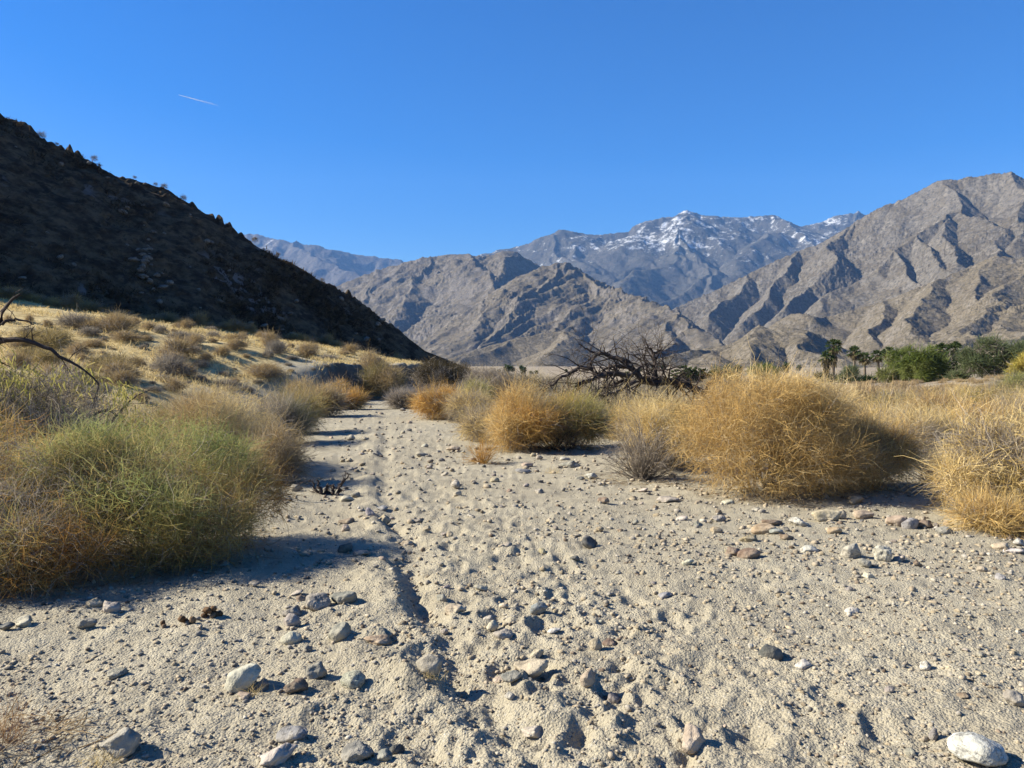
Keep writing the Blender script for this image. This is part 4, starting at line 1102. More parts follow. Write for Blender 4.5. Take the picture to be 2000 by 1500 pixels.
def palm(label, px, base, top, D, seed, skirt=0.3, group=None, rc=1.5, nf=46, detail=True):
    rs = np.random.RandomState(seed)
    b = at(px, base, D); g = gpt(b[0], b[1])
    H = at(px, top, D)[2] - g[2]
    o = thing('fan_palm', label, 'palm tree', g, group)
    hc = H - rc * 0.85
    K = 9
    path = np.stack([0.25 * np.sin(np.linspace(0, 1.3, K) + seed) - 0.25 * math.sin(seed), np.zeros(K), np.linspace(-0.3, hc, K)], 1)
    R = np.linspace(0.34, 0.22, K); R[0] = 0.42
    tinted('trunk', [tubes(path[None], R[None], np.zeros((1, 3)), 10)], PALM_TRUNK, o, True)
    c = path[-1]
    el = np.radians(rs.uniform(-55, 85, nf)); az = rs.uniform(0, 6.283, nf)
    d = np.stack([np.cos(el) * np.cos(az), np.cos(el) * np.sin(az), np.sin(el)], 1)
    L = rc * rs.uniform(0.5, 0.68, nf)
    tips = c + d * L[:, None]
    pet = np.stack([np.repeat(c[None], nf, 0), c + d * L[:, None] * 0.55 + np.array([0, 0, 0.03]), tips], 1)
    col = pal([(0.035, 0.055, 0.018), (0.06, 0.085, 0.028), (0.10, 0.125, 0.045)], rs.uniform(size=nf))
    col[el < -0.5] = (0.16, 0.13, 0.07)
    parts = [ribbons(rs, pet, 0.06, col, 0.3)]
    side = unit(np.cross(d, np.array([0, 0, 1.0]) + 0.3 * rs.normal(size=(nf, 3))))
    for a in np.linspace(-1.25, 1.25, 11):
        dd = unit(d * math.cos(a) + side * math.sin(a))
        ln = rc * 0.52 * (0.65 + 0.35 * math.cos(a)) * rs.uniform(0.85, 1.1, nf)
        p1 = tips + dd * ln[:, None] * 0.6; p2 = tips + dd * ln[:, None] + np.array([0, 0, -1]) * (ln * 0.28)[:, None]
        parts.append(ribbons(rs, np.stack([tips - dd * 0.05, p1, p2], 1), rc * 0.11, col * rs.uniform(0.8, 1.15, (nf, 1)), 0.75))
    tinted('crown', parts, LEAF, o)
    if skirt > 0:
        n = 260
        zz = hc - rs.uniform(0, 1, n) * skirt * H
        rad = 0.26 + (0.45 * rc) * (1 - (hc - zz) / (skirt * H + 0.01)) ** 0.6
        a = rs.uniform(0, 6.283, n)
        P = np.stack([c[0] + 0.25 * np.cos(a), c[1] + 0.25 * np.sin(a), zz + 0.3], 1)
        D_ = np.stack([np.cos(a) * rad, np.sin(a) * rad, np.full(n, -0.9)], 1)
        pts = walk(rs, P, D_, rs.uniform(0.7, 1.2, n), 4, 0.12, -0.35)
        C = pal([(0.10, 0.08, 0.045), (0.18, 0.14, 0.08), (0.26, 0.21, 0.12)], rs.uniform(size=n))
        tinted('skirt', [ribbons(rs, pts, 0.16, C, 0.5)], TWIG, o)
    return o

palm('tallest fan palm with a long brown skirt, right of its shaggy neighbour', 1627, 745, 662, 150, 501, 0.42, rc=1.65)
palm('shaggy fan palm with a full skirt touching the tallest palm', 1611, 746, 686, 148, 502, 0.5, rc=1.55)
palm('broad crowned fan palm left of the thin small one', 1667, 742, 676, 172, 503, 0.15, rc=1.75)
palm('thin small fan palm beside the broad crowned one', 1689, 742, 689, 176, 504, 0.1, rc=1.6)
palm('slender fan palm standing alone just left of the green trees', 1717, 742, 684, 170, 505, 0.08, rc=1.6)
palm('fan palm with only its top showing behind the bright green tree', 1736, 742, 678, 165, 506, 0.1, rc=1.5)
palm('left one of the two fan palms rising over the dark tree', 1836, 742, 671, 118, 507, 0.3, rc=1.35)
palm('right one of the two fan palms rising over the dark tree, with a thick skirt', 1861, 742, 669, 116, 508, 0.45, rc=1.5)
palm('short fan palm half hidden right of the thick skirted one', 1878, 742, 692, 116, 509, 0.3, rc=1.2)
for k, (px, top) in enumerate([(1318, 722), (1332, 714), (1346, 716), (1356, 722), (1366, 718), (1378, 720), (1390, 722)]):
    palm('small far fan palm in the row seen behind the fallen dead tree', px, 748, top, 128, 520 + k, 0.2, 'far palms behind the dead tree', 1.3, 26)

def tree(label, px, base, top, wpx, D, palette, n, seed, group=None, name='green_tree', lobes=None, w=0.07, slen=(0.4, 1.0), trunk=5, cat='tree', sq=0.7, up=0.15, curl=0.3):
    rs = np.random.RandomState(seed)
    p = at(px, base, D); g = gpt(p[0], p[1])
    r = wpx * D / PX / 2; h = at(px, top, D)[2] - g[2]
    if lobes is None:
        lobes = [(0, 0, 0.52, 0.6, 0.5)]
        for i in range(9):
            a = rs.uniform(0, 6.283); q = rs.uniform(0.3, 0.72)
            lobes.append((q * math.cos(a), q * math.sin(a), rs.uniform(0.22, 0.70), rs.uniform(0.24, 0.40), rs.uniform(0.2, 0.3)))
    Lb = [(x * r, y * r * sq, z * h, q * r, q * r * sq, e * h) for x, y, z, q, e in lobes]
    o = bush(name, label, cat, g, r, h * 0.95, palette, n, seed, group=group, lobes=Lb, slen=slen, w=w, grey=0.0, stems=0, part='crown', rz=0.0, up=up, K=4, curl=curl, mat=LEAF)
    m = trunk
    D_ = rs.normal(size=(m, 3)) * np.array([0.55, 0.4, 0.1]) * r / h + np.array([0, 0, 1.0])
    pts = walk(rs, np.repeat([[0, 0, -0.2]], m, 0) + rs.normal(size=(m, 3)) * 0.15, D_, h * rs.uniform(0.6, 0.85, m), 8, 0.15)
    tinted('trunk', [tubes(pts, np.repeat([np.linspace(0.16, 0.03, 8)], m, 0), np.zeros((m, 3)), 6)], PALM_TRUNK, o)
    return o
FRESH = [(0.08, 0.105, 0.025), (0.13, 0.16, 0.04), (0.18, 0.205, 0.06), (0.24, 0.255, 0.09)]
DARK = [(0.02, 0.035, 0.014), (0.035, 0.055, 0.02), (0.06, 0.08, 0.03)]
SAGE = [(0.09, 0.11, 0.05), (0.135, 0.155, 0.075), (0.18, 0.195, 0.10)]
tree('bright green spreading tree with its left side sloping to the ground', 1770, 750, 681, 84, 112, FRESH, 8000, 601)
tree('round green tree in the middle of the clump below the palms', 1806, 752, 679, 95, 106, FRESH, 8500, 602)
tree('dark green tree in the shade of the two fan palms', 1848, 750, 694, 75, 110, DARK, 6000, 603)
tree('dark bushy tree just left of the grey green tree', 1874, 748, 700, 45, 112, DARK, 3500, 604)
tree('large hazy grey green tree at the right edge', 1935, 745, 662, 150, 98, SAGE, 10000, 605, up=0.3)
tree('grey green tree running out of view on the right', 2030, 745, 664, 140, 95, SAGE, 7000, 606, up=0.3)
tree('small grey green shrub at the foot of the dark bushy tree', 1868, 752, 727, 42, 100, SAGE, 1800, 607, name='green_shrub', cat='shrub', trunk=3)
tree('low green yellow tree sloping down left of the bright green tree', 1738, 752, 722, 50, 110, [(0.13, 0.15, 0.045), (0.2, 0.2, 0.07)], 3000, 608)
tree('soft olive bush in front of the broad crowned palm', 1662, 748, 716, 46, 140, SAGE, 2600, 609, name='green_shrub', cat='shrub', trunk=3)
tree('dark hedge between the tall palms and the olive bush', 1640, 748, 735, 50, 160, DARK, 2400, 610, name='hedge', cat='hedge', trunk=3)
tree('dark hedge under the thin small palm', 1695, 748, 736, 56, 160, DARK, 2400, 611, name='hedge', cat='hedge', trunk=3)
tree('green tree showing just above the biggest golden bush', 1492, 748, 711, 75, 150, FRESH, 3200, 612)
tree('dull green tree left of the one above the biggest golden bush', 1420, 748, 716, 70, 155, SAGE, 2600, 613)
tree('yellow leaved tree at the right edge below the grey green tree', 2000, 742, 690, 60, 62, [(0.34, 0.28, 0.06), (0.46, 0.36, 0.1)], 3500, 614, w=0.05, slen=(0.25, 0.6))
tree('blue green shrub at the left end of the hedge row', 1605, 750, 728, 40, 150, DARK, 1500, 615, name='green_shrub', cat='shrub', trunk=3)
FARTREE = None
for k in range(26):
    px = _cr.uniform(940, 1560); D = _cr.uniform(240, 620)
    p = at(px, 720, D); g = gpt(p[0], p[1])
    if FARTREE is None:
        FARTREE = tree('tiny dark tree far out on the valley floor', px, 722, 714, 16, D, DARK, 400, 640, 'far trees on the valley floor', name='far_tree', w=0.4, slen=(0.6, 1.4))
    else:
        o = copy_tree(FARTREE); o.location = tuple(g); s = _cr.uniform(0.45, 1.2); o.scale = (s, s, s * _cr.uniform(0.7, 1.2)); o.rotation_euler = (0, 0, _cr.uniform(0, 6.28))

# contrail high above the hill
def contrail():
    rs = np.random.RandomState(9)
    a, b = at(348, 185, 24000), at(430, 207, 24000)
    K = 40; s = np.linspace(0, 1, K)
    P = a + (b - a) * s[:, None]
    R = np.interp(s, [0, 0.06, 0.4, 0.8, 1.0], [2, 10, 16, 20, 6])
    V, F, C = tubes(P[None], (R * rs.uniform(0.8, 1.2, K))[None], np.ones((1, 3)), 8)
    m = Mat('ice_cloud')
    d = m.n('ShaderNodeBsdfDiffuse'); d.inputs['Color'].default_value = (0.9, 0.92, 0.95, 1)
    t = m.n('ShaderNodeBsdfTransparent'); x = m.n('ShaderNodeMixShader')
    f = m.attr('thin'); m.l(f, x.inputs[0]); m.l(d.outputs[0], x.inputs[1]); m.l(t.outputs[0], x.inputs[2]); m.l(x.outputs[0], m.out.inputs['Surface'])
    th = np.repeat(np.interp(s, [0, 0.1, 0.6, 1.0], [0.30, 0.35, 0.75, 0.95]), 8)
    o = put('contrail', np_mesh('contrail', V, F, True, None, {'thin': th}), m.m)
    tag(o, 'short thin white contrail in the blue sky above the hill', 'contrail')
contrail()
# ------------------------------------------------------------------ stones
import bmesh
def ico(sub):
    bm = bmesh.new(); bmesh.ops.create_icosphere(bm, subdivisions=sub, radius=1.0)
    bm.verts.ensure_lookup_table()
    V = np.array([v.co[:] for v in bm.verts]); F = np.array([[v.index for v in f.verts] for f in bm.faces])
    bm.free()
    return unit(V), F
ICO4, ICO3, ICO2, ICO1 = ico(4), ico(3), ico(2), ico(1)

def rock_shape(dirs, seed, facets=9, rough=0.05, lo=0.62):
    rs = np.random.RandomState(seed)
    r = np.ones(len(dirs)) * 1.0
    n = unit(rs.normal(size=(facets, 3)))
    dd = rs.uniform(lo, 0.95, facets)
    dots = dirs @ n.T
    lim = np.where(dots > 0.02, dd[None] / np.maximum(dots, 0.02), 9.0)
    r = np.minimum(r, -np.log(np.exp(-24 * lim).sum(1) + np.exp(-24 * 1.0)) / 24)     # soft minimum: worn edges
    r = r * (1 + rough * noise3(dirs, 2.2, seed + 1) + rough * 0.5 * noise3(dirs, 5.5, seed + 2) + rough * 0.4 * noise3(dirs, 13.0, seed + 3) + rough * 0.25 * noise3(dirs, 29.0, seed + 4))
    return dirs * r[:, None]

def rock_material(name, kind):
    m = Mat(name)
    co = m.ocoord()
    base = m.attr('tint', 'Color')
    n1 = m.noise(co, 9.0, 5, 0.65); n2 = m.noise(co, 55.0, 3, 0.7)
    dark = m.mix(1.0, base, (0.55, 0.52, 0.48), 'MULTIPLY'); lite = m.mix(1.0, base, (1.25, 1.22, 1.18), 'MULTIPLY')
    col = m.mix(m.mapr(n1, 0.35, 0.65), dark, lite)
    if kind == 'speck':
        col = m.mix(m.mapr(n2, 0.52, 0.62, 0, 0.75), col, (0.07, 0.07, 0.07))
    elif kind == 'vein':
        w = m.noise(m.scaled(co, 1, 1, 3), 7.0, 5, 0.6, 1.2)
        v = m.math('ABSOLUTE', m.math('SUBTRACT', w, 0.5))
        col = m.mix(m.mapr(v, 0.035, 0.0, 0, 0.8), col, (0.12, 0.11, 0.10))
    else:
        col = m.mix(m.mapr(n2, 0.5, 0.8, 0, 0.5), col, dark)
    col = m.mix(m.mapr(m.noise(co, 4.0, 6, 0.7), 0.48, 0.66, 0, 0.55), col, (0.42, 0.35, 0.25))
    nz = m.n('ShaderNodeSeparateXYZ'); m.l(co, nz.inputs[0])
    h = m.math('ADD', n1, m.math('MULTIPLY', n2, 0.4))
    return m.pbr(col, 0.88, m.bump(h, 0.9, 0.018), 0.2)
ROCKM = {k: rock_material('stone_' + k, k) for k in ('plain', 'speck', 'vein')}
TINT = {'w': (0.54, 0.495, 0.41), 'W': (0.60, 0.575, 0.53), 'g': (0.29, 0.27, 0.24), 'd': (0.13, 0.13, 0.13), 't': (0.50, 0.42, 0.31), 'y': (0.44, 0.36, 0.24), 'b': (0.22, 0.165, 0.12), 'r': (0.29, 0.225, 0.17), 'u': (0.33, 0.335, 0.34), 'l': (0.41, 0.375, 0.32)}

def stone(name, label, px, py, w, h, tint, seed, kind='plain', roll=0.0, facets=9, lo=0.62, sub=None, sink=0.22, cat='stone', group=None, rough=0.05):
    rs = np.random.RandomState(seed)
    g = on_ground(px, py + 0.38 * h)
    Y = g[1]
    a, c = w * Y / PX / 2, h * Y / PX / 2
    b = a * rs.uniform(0.65, 0.95)
    c = max(c * 1.12, 0.28 * a)
    dirs, F = sub or (ICO4 if w > 40 else ICO3 if w > 16 else ICO2)
    V = rock_shape(dirs, seed, facets, rough, lo)
    V = V / (np.abs(V).max(0)[None]) * np.array([a, b, c])
    q = math.radians(roll)
    V = np.stack([V[:, 0] * math.cos(q) + V[:, 2] * math.sin(q), V[:, 1], -V[:, 0] * math.sin(q) + V[:, 2] * math.cos(q)], 1)
    zt = V[:, 2].max()
    gz = float(ground_z(g[0], Y + b * 0.5)[0])
    C = np.repeat(np.array([TINT[tint]]) * rs.uniform(0.9, 1.1) * rs.uniform(0.95, 1.05, (1, 3)), len(V), 0)
    o = put(name, np_mesh(name, V, F, True, C), ROCKM[kind])
    o.location = (g[0], Y + b * 0.6, gz + zt * (1 - 2 * sink))
    return tag(o, label, cat, group)

STONES = [
 # px, py, w, h, tint, kind, roll, facets, label
 (212, 1191, 38, 30, 'w', 'plain', 0, 5, 'pale pyramid shaped stone in front of the left bush'),
 (178, 1187, 42, 17, 't', 'plain', 0, 8, 'flat tan stone touching the pale pyramid shaped stone'),
 (38, 1225, 42, 21, 'w', 'plain', -12, 8, 'pale stone at the left edge, resting against a dark one'),
 (8, 1234, 30, 17, 'd', 'plain', 0, 8, 'dark stone at the left edge beside a pale one'),
 (169, 1225, 42, 21, 'g', 'speck', -5, 9, 'mottled dark grey stone below the pale pyramid shaped stone'),
 (218, 1322, 50, 20, 'l', 'speck', -6, 9, 'half buried grey tan stone alone on the lower left sand'),
 (216, 1466, 90, 48, 'l', 'plain', -8, 6, 'large pale chunk of rock with dry grass in front, lower left'),
 (469, 1337, 80, 44, 'w', 'plain', -24, 4, 'big pale oblong stone tilted up to the right'),
 (613, 1325, 46, 42, 'g', 'plain', 10, 6, 'grey brown upright stone right of the big oblong one'),
 (575, 1351, 48, 30, 'b', 'speck', 8, 6, 'dark mottled stone between the oblong stone and a pale speckled one'),
 (511, 1343, 25, 30, 'g', 'speck', 0, 8, 'small grey stone hugging the right end of the big oblong stone'),
 (476, 1368, 32, 14, 't', 'plain', 0, 8, 'small tan stone just below the big oblong stone'),
 (566, 1250, 43, 26, 'w', 'plain', 0, 3, 'smooth white rounded stone below the pale cone shaped stone'),
 (660, 1243, 50, 36, 'l', 'plain', -22, 3, 'smooth pale grey egg shaped stone left of a tan block'),
 (568, 1219, 36, 31, 'l', 'plain', 0, 6, 'pale grey cone shaped stone standing upright'),
 (570, 1198, 44, 20, 'g', 'plain', -10, 8, 'flat grey stone behind the pale cone shaped stone'),
 (616, 1183, 50, 40, 'l', 'vein', -22, 6, 'tall angular grey white stone with a sharp ridge'),
 (590, 1174, 28, 17, 'r', 'plain', 0, 8, 'pinkish stone behind the tall angular grey white one'),
 (540, 1231, 18, 12, 'd', 'plain', 0, 8, 'little dark stone left of the pale cone shaped stone'),
 (672, 1180, 62, 27, 'g', 'plain', -4, 8, 'broad grey slab half buried beside the tall angular stone'),
 (566, 1438, 68, 26, 'u', 'speck', -8, 4, 'long grey stone lying alone near the bottom edge'),
 (536, 1492, 74, 38, 'w', 'plain', -18, 6, 'pale angular stone cut by the bottom edge'),
 (494, 1144, 26, 11, 'g', 'plain', 0, 8, 'grey stone lying in the shadow of the left bush'),
 (576, 1158, 28, 9, 'w', 'plain', -12, 8, 'thin pale stone at the edge of the bush shadow'),
 (432, 1097, 38, 15, 'g', 'plain', -8, 8, 'grey stone under the skirts of the left bush'),
 (677, 1017, 36, 14, 'r', 'plain', 0, 8, 'flat rusty brown stone beside the wash track'),
 (675, 1036, 18, 17, 'l', 'plain', 0, 7, 'small upright grey stone below the flat rusty brown one'),
 (722, 1007, 23, 20, 'u', 'plain', 0, 6, 'bluish grey upright stone left of a tan one'),
 (750, 1007, 30, 22, 't', 'plain', 0, 7, 'tan round stone right of the bluish grey upright one'),
 (673, 1071, 40, 23, 'd', 'plain', -18, 8, 'dark slate stone at the tip of the bush shadow'),
 (700, 1088, 42, 14, 'g', 'plain', -8, 8, 'long grey stone half in the bush shadow'),
 (795, 1052, 30, 15, 't', 'plain', 6, 8, 'tan stone in the wheel rut'),
 (834, 1032, 17, 13, 't', 'plain', 0, 8, 'small tan stone right of the rut'),
 (880, 1046, 17, 12, 't', 'plain', 0, 8, 'small tan stone farther right of the rut'),
 (992, 1074, 26, 10, 'l', 'plain', -6, 8, 'thin pale grey stone lying flat on open sand'),
 (1150, 1064, 36, 27, 'd', 'vein', 8, 5, 'dark slate stone with a pale top standing alone mid sand'),
 (890, 1197, 46, 23, 't', 'plain', -12, 6, 'pale tan stone right of the deep rut'),
 (863, 1167, 25, 20, 'g', 'plain', 10, 7, 'grey brown stone above the pale tan one by the rut'),
 (953, 1213, 26, 14, 'l', 'plain', -30, 8, 'upper of two tilted pale slabs leaning together'),
 (959, 1226, 30, 20, 'w', 'plain', -35, 8, 'lower of two tilted pale slabs leaning together'),
 (983, 1246, 42, 23, 'l', 'plain', 6, 6, 'grey tan stone below the two tilted slabs'),
 (1054, 1196, 38, 27, 'u', 'vein', 14, 5, 'grey wedge shaped stone with a pale top'),
 (737, 1263, 62, 25, 'y', 'plain', 3, 8, 'yellowish tan flat block left of the deep rut'),
 (685, 1342, 58, 35, 'l', 'speck', -12, 4, 'pale speckled rounded stone beside the dark mottled one'),
 (841, 1333, 64, 38, 'l', 'plain', 14, 3, 'pale egg shaped stone with a tuft of dry grass'),
 (1034, 1310, 80, 40, 't', 'plain', -8, 7, 'large cream coloured lumpy stone in the middle foreground'),
 (1005, 1336, 56, 23, 'g', 'plain', 4, 5, 'grey oblong stone in front of the large cream coloured one'),
 (975, 1321, 36, 14, 't', 'plain', -8, 8, 'half buried tan stone behind the grey oblong one'),
 (1050, 1283, 32, 17, 't', 'plain', -10, 8, 'small jagged tan stone behind the large cream coloured one'),
 (1036, 1338, 13, 13, 'd', 'plain', 0, 8, 'dark pebble at the right end of the grey oblong stone'),
 (995, 1367, 23, 14, 'w', 'plain', 8, 6, 'small pale stone below the grey oblong one'),
 (1162, 1265, 30, 27, 't', 'plain', -20, 6, 'tan upright stone beside a brown wedge'),
 (1193, 1261, 32, 15, 'b', 'plain', 6, 7, 'brown wedge beside the tan upright stone'),
 (1149, 1342, 34, 28, 't', 'plain', -25, 7, 'crumbling tan stone right of the large cream coloured one'),
 (1198, 1348, 36, 28, 'g', 'speck', 24, 7, 'dark mottled stone on a low mound of sand'),
 (774, 1456, 31, 24, 'd', 'speck', 0, 6, 'dark blue grey stone near the bottom edge'),
 (695, 1478, 74, 36, 'g', 'plain', -14, 7, 'broad grey slab at the bottom edge left of a smaller grey stone'),
 (747, 1483, 38, 20, 'g', 'speck', 6, 8, 'grey stone touching the broad slab at the bottom edge'),
 (1042, 1419, 48, 17, 'w', 'plain', 2, 6, 'long pale stone low in the middle foreground'),
 (1082, 1238, 32, 11, 'W', 'plain', -8, 8, 'flat white stone flush with the sand'),
 (938, 1151, 32, 12, 'w', 'plain', 0, 8, 'pale flat stone above the two tilted slabs'),
 (1301, 1162, 30, 11, 'u', 'plain', -14, 8, 'thin bluish grey stone in the gravel'),
 (1507, 1271, 50, 37, 'd', 'plain', 14, 4, 'dark grey rounded stone alone on the right hand sand'),
 (1571, 1295, 33, 17, 'W', 'plain', -6, 5, 'bright white stone right of the dark grey rounded one'),
 (1809, 1298, 26, 19, 'W', 'vein', 0, 5, 'bluish white flat stone on the right hand sand'),
 (1467, 1260, 13, 12, 'W', 'plain', 0, 6, 'tiny white stone left of the dark grey rounded one'),
 (1665, 1080, 46, 32, 'w', 'vein', 8, 4, 'white rounded boulder, left of a pair on the right hand gravel'),
 (1729, 1088, 43, 37, 'w', 'speck', 18, 5, 'white blocky boulder with grey pits, right of a pair on the gravel'),
 (1760, 1098, 23, 15, 'l', 'plain', 0, 6, 'small grey white stone right of the white blocky boulder'),
 (1794, 1101, 22, 16, 'b', 'plain', 0, 6, 'small dark brown stone at the end of the row by the white boulders'),
 (1692, 1109, 26, 19, 'l', 'plain', 0, 5, 'pale grey stone just below the pair of white boulders'),
 (1698, 1129, 23, 15, 'w', 'plain', -8, 5, 'small pale stone below the pair of white boulders, the lowest there'),
 (1466, 1090, 48, 22, 'b', 'plain', -15, 3, 'dark brown tilted flat stone'),
 (1430, 1084, 38, 18, 'r', 'plain', -12, 5, 'brown flat stone left of the dark brown tilted one'),
 (1580, 1079, 39, 15, 'W', 'plain', -4, 6, 'white flat stone between the brown stones and the white boulders'),
 (1563, 1027, 48, 21, 'W', 'speck', 8, 5, 'white speckled oblong stone in the row of cobbles'),
 (1621, 1013, 58, 27, 't', 'plain', -6, 6, 'large tan stone in front of the biggest golden bush'),
 (1646, 1006, 24, 17, 'l', 'plain', 0, 6, 'pale stone leaning behind the large tan one'),
 (1633, 1042, 31, 17, 'y', 'plain', 8, 4, 'yellow ochre stone below the large tan one'),
 (1692, 1004, 43, 20, 't', 'plain', 6, 3, 'tan rounded stone right of the large tan one'),
 (1674, 980, 33, 18, 'y', 'plain', 0, 7, 'flat topped tan stone under the golden bush twigs'),
 (1757, 1016, 42, 27, 't', 'plain', -16, 3, 'tan rounded cobble at the left of the tight cluster by the right edge bush'),
 (1782, 1020, 36, 31, 'u', 'speck', 0, 3, 'blue grey round cobble in the middle of the tight cluster'),
 (1800, 1011, 26, 12, 't', 'plain', 4, 6, 'small tan stone at the back of the tight cluster'),
 (1812, 1027, 36, 15, 'r', 'plain', 4, 6, 'reddish brown flat stone in the tight cluster'),
 (1847, 1038, 38, 19, 'l', 'speck', -6, 4, 'grey white oblong cobble at the right of the tight cluster'),
 (1856, 1020, 21, 13, 'y', 'plain', 0, 6, 'small ochre stone at the foot of the right edge bush'),
 (1497, 1037, 56, 22, 'y', 'plain', -8, 4, 'long ochre stone under a brown slab'),
 (1513, 1027, 46, 12, 'b', 'plain', 4, 4, 'brown slab lying on the long ochre stone'),
 (1516, 1043, 34, 13, 'u', 'plain', 4, 6, 'grey flat stone in front of the long ochre one'),
 (1466, 1057, 41, 21, 'y', 'plain', 6, 6, 'knobbly ochre stone left of the long ochre one'),
 (1399, 1038, 28, 12, 'y', 'plain', 6, 6, 'small ochre stone in the gravel below the golden bush'),
 (1405, 1013, 31, 18, 'l', 'speck', 6, 5, 'grey speckled stone below the golden bush'),
 (1345, 1104, 25, 15, 'w', 'plain', 8, 5, 'pale stone alone at the left of the gravel strip'),
 (1537, 1040, 16, 10, 'd', 'plain', 0, 6, 'dark stone at the right end of the long ochre one'),
 (1536, 1060, 34, 12, 'b', 'plain', 0, 6, 'dark flat stone between the ochre stones and the white flat one'),
 (1665, 1188, 30, 12, 'W', 'plain', -3, 6, 'white flat stone alone below the white boulders'),
 (1926, 1481, 108, 54, 'W', 'vein', 8, 4, 'biggest white boulder with dark cracks at the bottom right corner'),
 (1990, 1374, 48, 29, 'l', 'plain', 8, 4, 'pale stone cut by the right edge above the biggest white boulder'),
 (1826, 1436, 21, 26, 'g', 'speck', 0, 4, 'grey egg shaped stone standing on end'),
 (1780, 1462, 26, 21, 'l', 'plain', 0, 6, 'pale grey stone below the grey egg shaped one'),
 (1357, 1446, 70, 50, 't', 'plain', 10, 5, 'tan boulder half sunk in a mound of sand'),
 (1960, 1129, 22, 16, 'u', 'plain', 8, 6, 'grey stone on the gravel near the right edge'),
 (1920, 1110, 22, 13, 't', 'plain', 0, 6, 'tan stone left of the grey one near the right edge'),
 (1987, 1077, 44, 13, 'W', 'plain', -6, 5, 'long white stone at the right edge'),
 (1995, 1062, 26, 17, 'W', 'vein', 0, 5, 'white stone behind the long white one at the right edge'),
 (1958, 1070, 34, 14, 't', 'plain', -10, 5, 'tan flat stone left of the long white one at the right edge'),
 (1740, 1355, 22, 14, 'g', 'plain', -12, 5, 'greenish grey stone on the lower right sand'),
 (1888, 1368, 28, 10, 'b', 'plain', -10, 6, 'thin brown stone on the lower right sand'),
 (891, 950, 23, 18, 'w', 'vein', 12, 5, 'white topped stone behind a round pale one in the track'),
 (893, 963, 18, 12, 'w', 'plain', 0, 3, 'round pale stone in front of the white topped one'),
 (869, 921, 17, 10, 'l', 'plain', -10, 6, 'pale grey stone above the white topped one in the track'),
 (965, 939, 21, 11, 't', 'plain', -4, 4, 'pale tan oval stone below the rusty open bush'),
 (1021, 921, 36, 10, 'u', 'plain', 0, 7, 'bluish white broken slab by the orange bush'),
 (1028, 911, 28, 9, 't', 'plain', 0, 7, 'tan slab lying behind the bluish white one'),
 (1114, 908, 46, 16, 'l', 'vein', 4, 6, 'broad grey white rock on the sand before the yellow green bush'),
 (1103, 895, 24, 8, 'W', 'plain', 0, 6, 'white flat stone behind the broad grey white rock'),
 (1054, 894, 15, 10, 'l', 'plain', 0, 6, 'pale stone left of the broad grey white rock'),
 (1042, 890, 13, 9, 't', 'plain', 0, 6, 'tan stone near the dark hollow of the orange bush'),
 (1130, 939, 23, 9, 'l', 'plain', 0, 6, 'flat grey stone paired with a whiter one'),
 (1154, 934, 28, 12, 'W', 'plain', -14, 6, 'whiter stone paired with a flat grey one'),
 (1180, 983, 24, 16, 'r', 'plain', 12, 6, 'pinkish brown wedge left of the grey spiky bush'),
 (1306, 981, 48, 11, 'l', 'plain', 0, 7, 'long flat grey stone below the grey spiky bush'),
 (1332, 1013, 26, 11, 'w', 'plain', -14, 6, 'pale stone left of the grey speckled one'),
 (1257, 960, 26, 8, 'w', 'plain', -6, 6, 'thin pale stone at the foot of the grey spiky bush'),
 (1422, 981, 28, 15, 'w', 'speck', 0, 6, 'pale crumbly stone at the left foot of the biggest golden bush'),
 (995, 960, 13, 8, 'r', 'plain', 0, 6, 'small reddish stone on open sand'),
 (886, 878, 32, 12, 't', 'plain', 0, 6, 'flat pale tan stone left of the rusty open bush'),
 (823, 887, 26, 10, 'l', 'plain', 4, 6, 'flat grey tan stone in the middle of the far track'),
 (685, 857, 19, 12, 'w', 'plain', 0, 4, 'round pale stone at the left of the far track'),
 (676, 974, 32, 14, 'w', 'plain', 4, 4, 'pale smooth stone at the foot of the burnt stump'),
 (694, 972, 19, 13, 'g', 'plain', 0, 5, 'grey stone right of the pale smooth one by the stump'),
 (745, 992, 24, 10, 'u', 'plain', 0, 6, 'bluish white flat stone above the tan round one'),
 (815, 1013, 26, 12, 'g', 'speck', 4, 6, 'dark grey stone just right of the rut'),
 (577, 956, 27, 15, 'l', 'plain', 8, 6, 'pale wedge between the left bush and the burnt stump'),
]
for k, (px, py, w, h, t, kd, roll, fc, lab) in enumerate(STONES):
    stone('stone', lab, px, py, w, h, t, 1000 + k, kd, roll, fc + 4, 0.56 if fc < 5 else 0.46, None, 0.22, rough=0.07 if fc < 5 else 0.12)

# dung by the left bush
for px, py, w, h, lab, n in [(413, 1203, 40, 26, 'heap of dry brown dung, the largest of three on the left sand', 9), (367, 1217, 42, 18, 'middle heap of dry brown dung on the left sand', 8), (320, 1223, 17, 13, 'smallest lump of dry brown dung on the left sand', 2)]:
    rs = np.random.RandomState(px); g = on_ground(px, py + h * 0.4); Y = g[1]; s = w * Y / PX
    parts = []
    for i in range(n):
        V = rock_shape(ICO2[0], px + i, 6, 0.10, 0.6) * s * rs.uniform(0.13, 0.21) * (1.9 if n == 2 else 1)
        off = np.array([rs.uniform(-0.36, 0.36) * s, rs.uniform(-0.2, 0.25) * s, s * (0.10 + (0.28 * h / w * 1.4 if i % 3 == 0 else 0))])
        parts.append((V + off, ICO2[1], np.repeat([np.array([0.17, 0.10, 0.05]) * rs.uniform(0.7, 1.3)], len(V), 0)))
    o = tinted('dung', parts, ROCKM['plain'], None, True); o.location = (g[0], Y, float(ground_z(g[0], Y)[0])); tag(o, lab, 'dung')

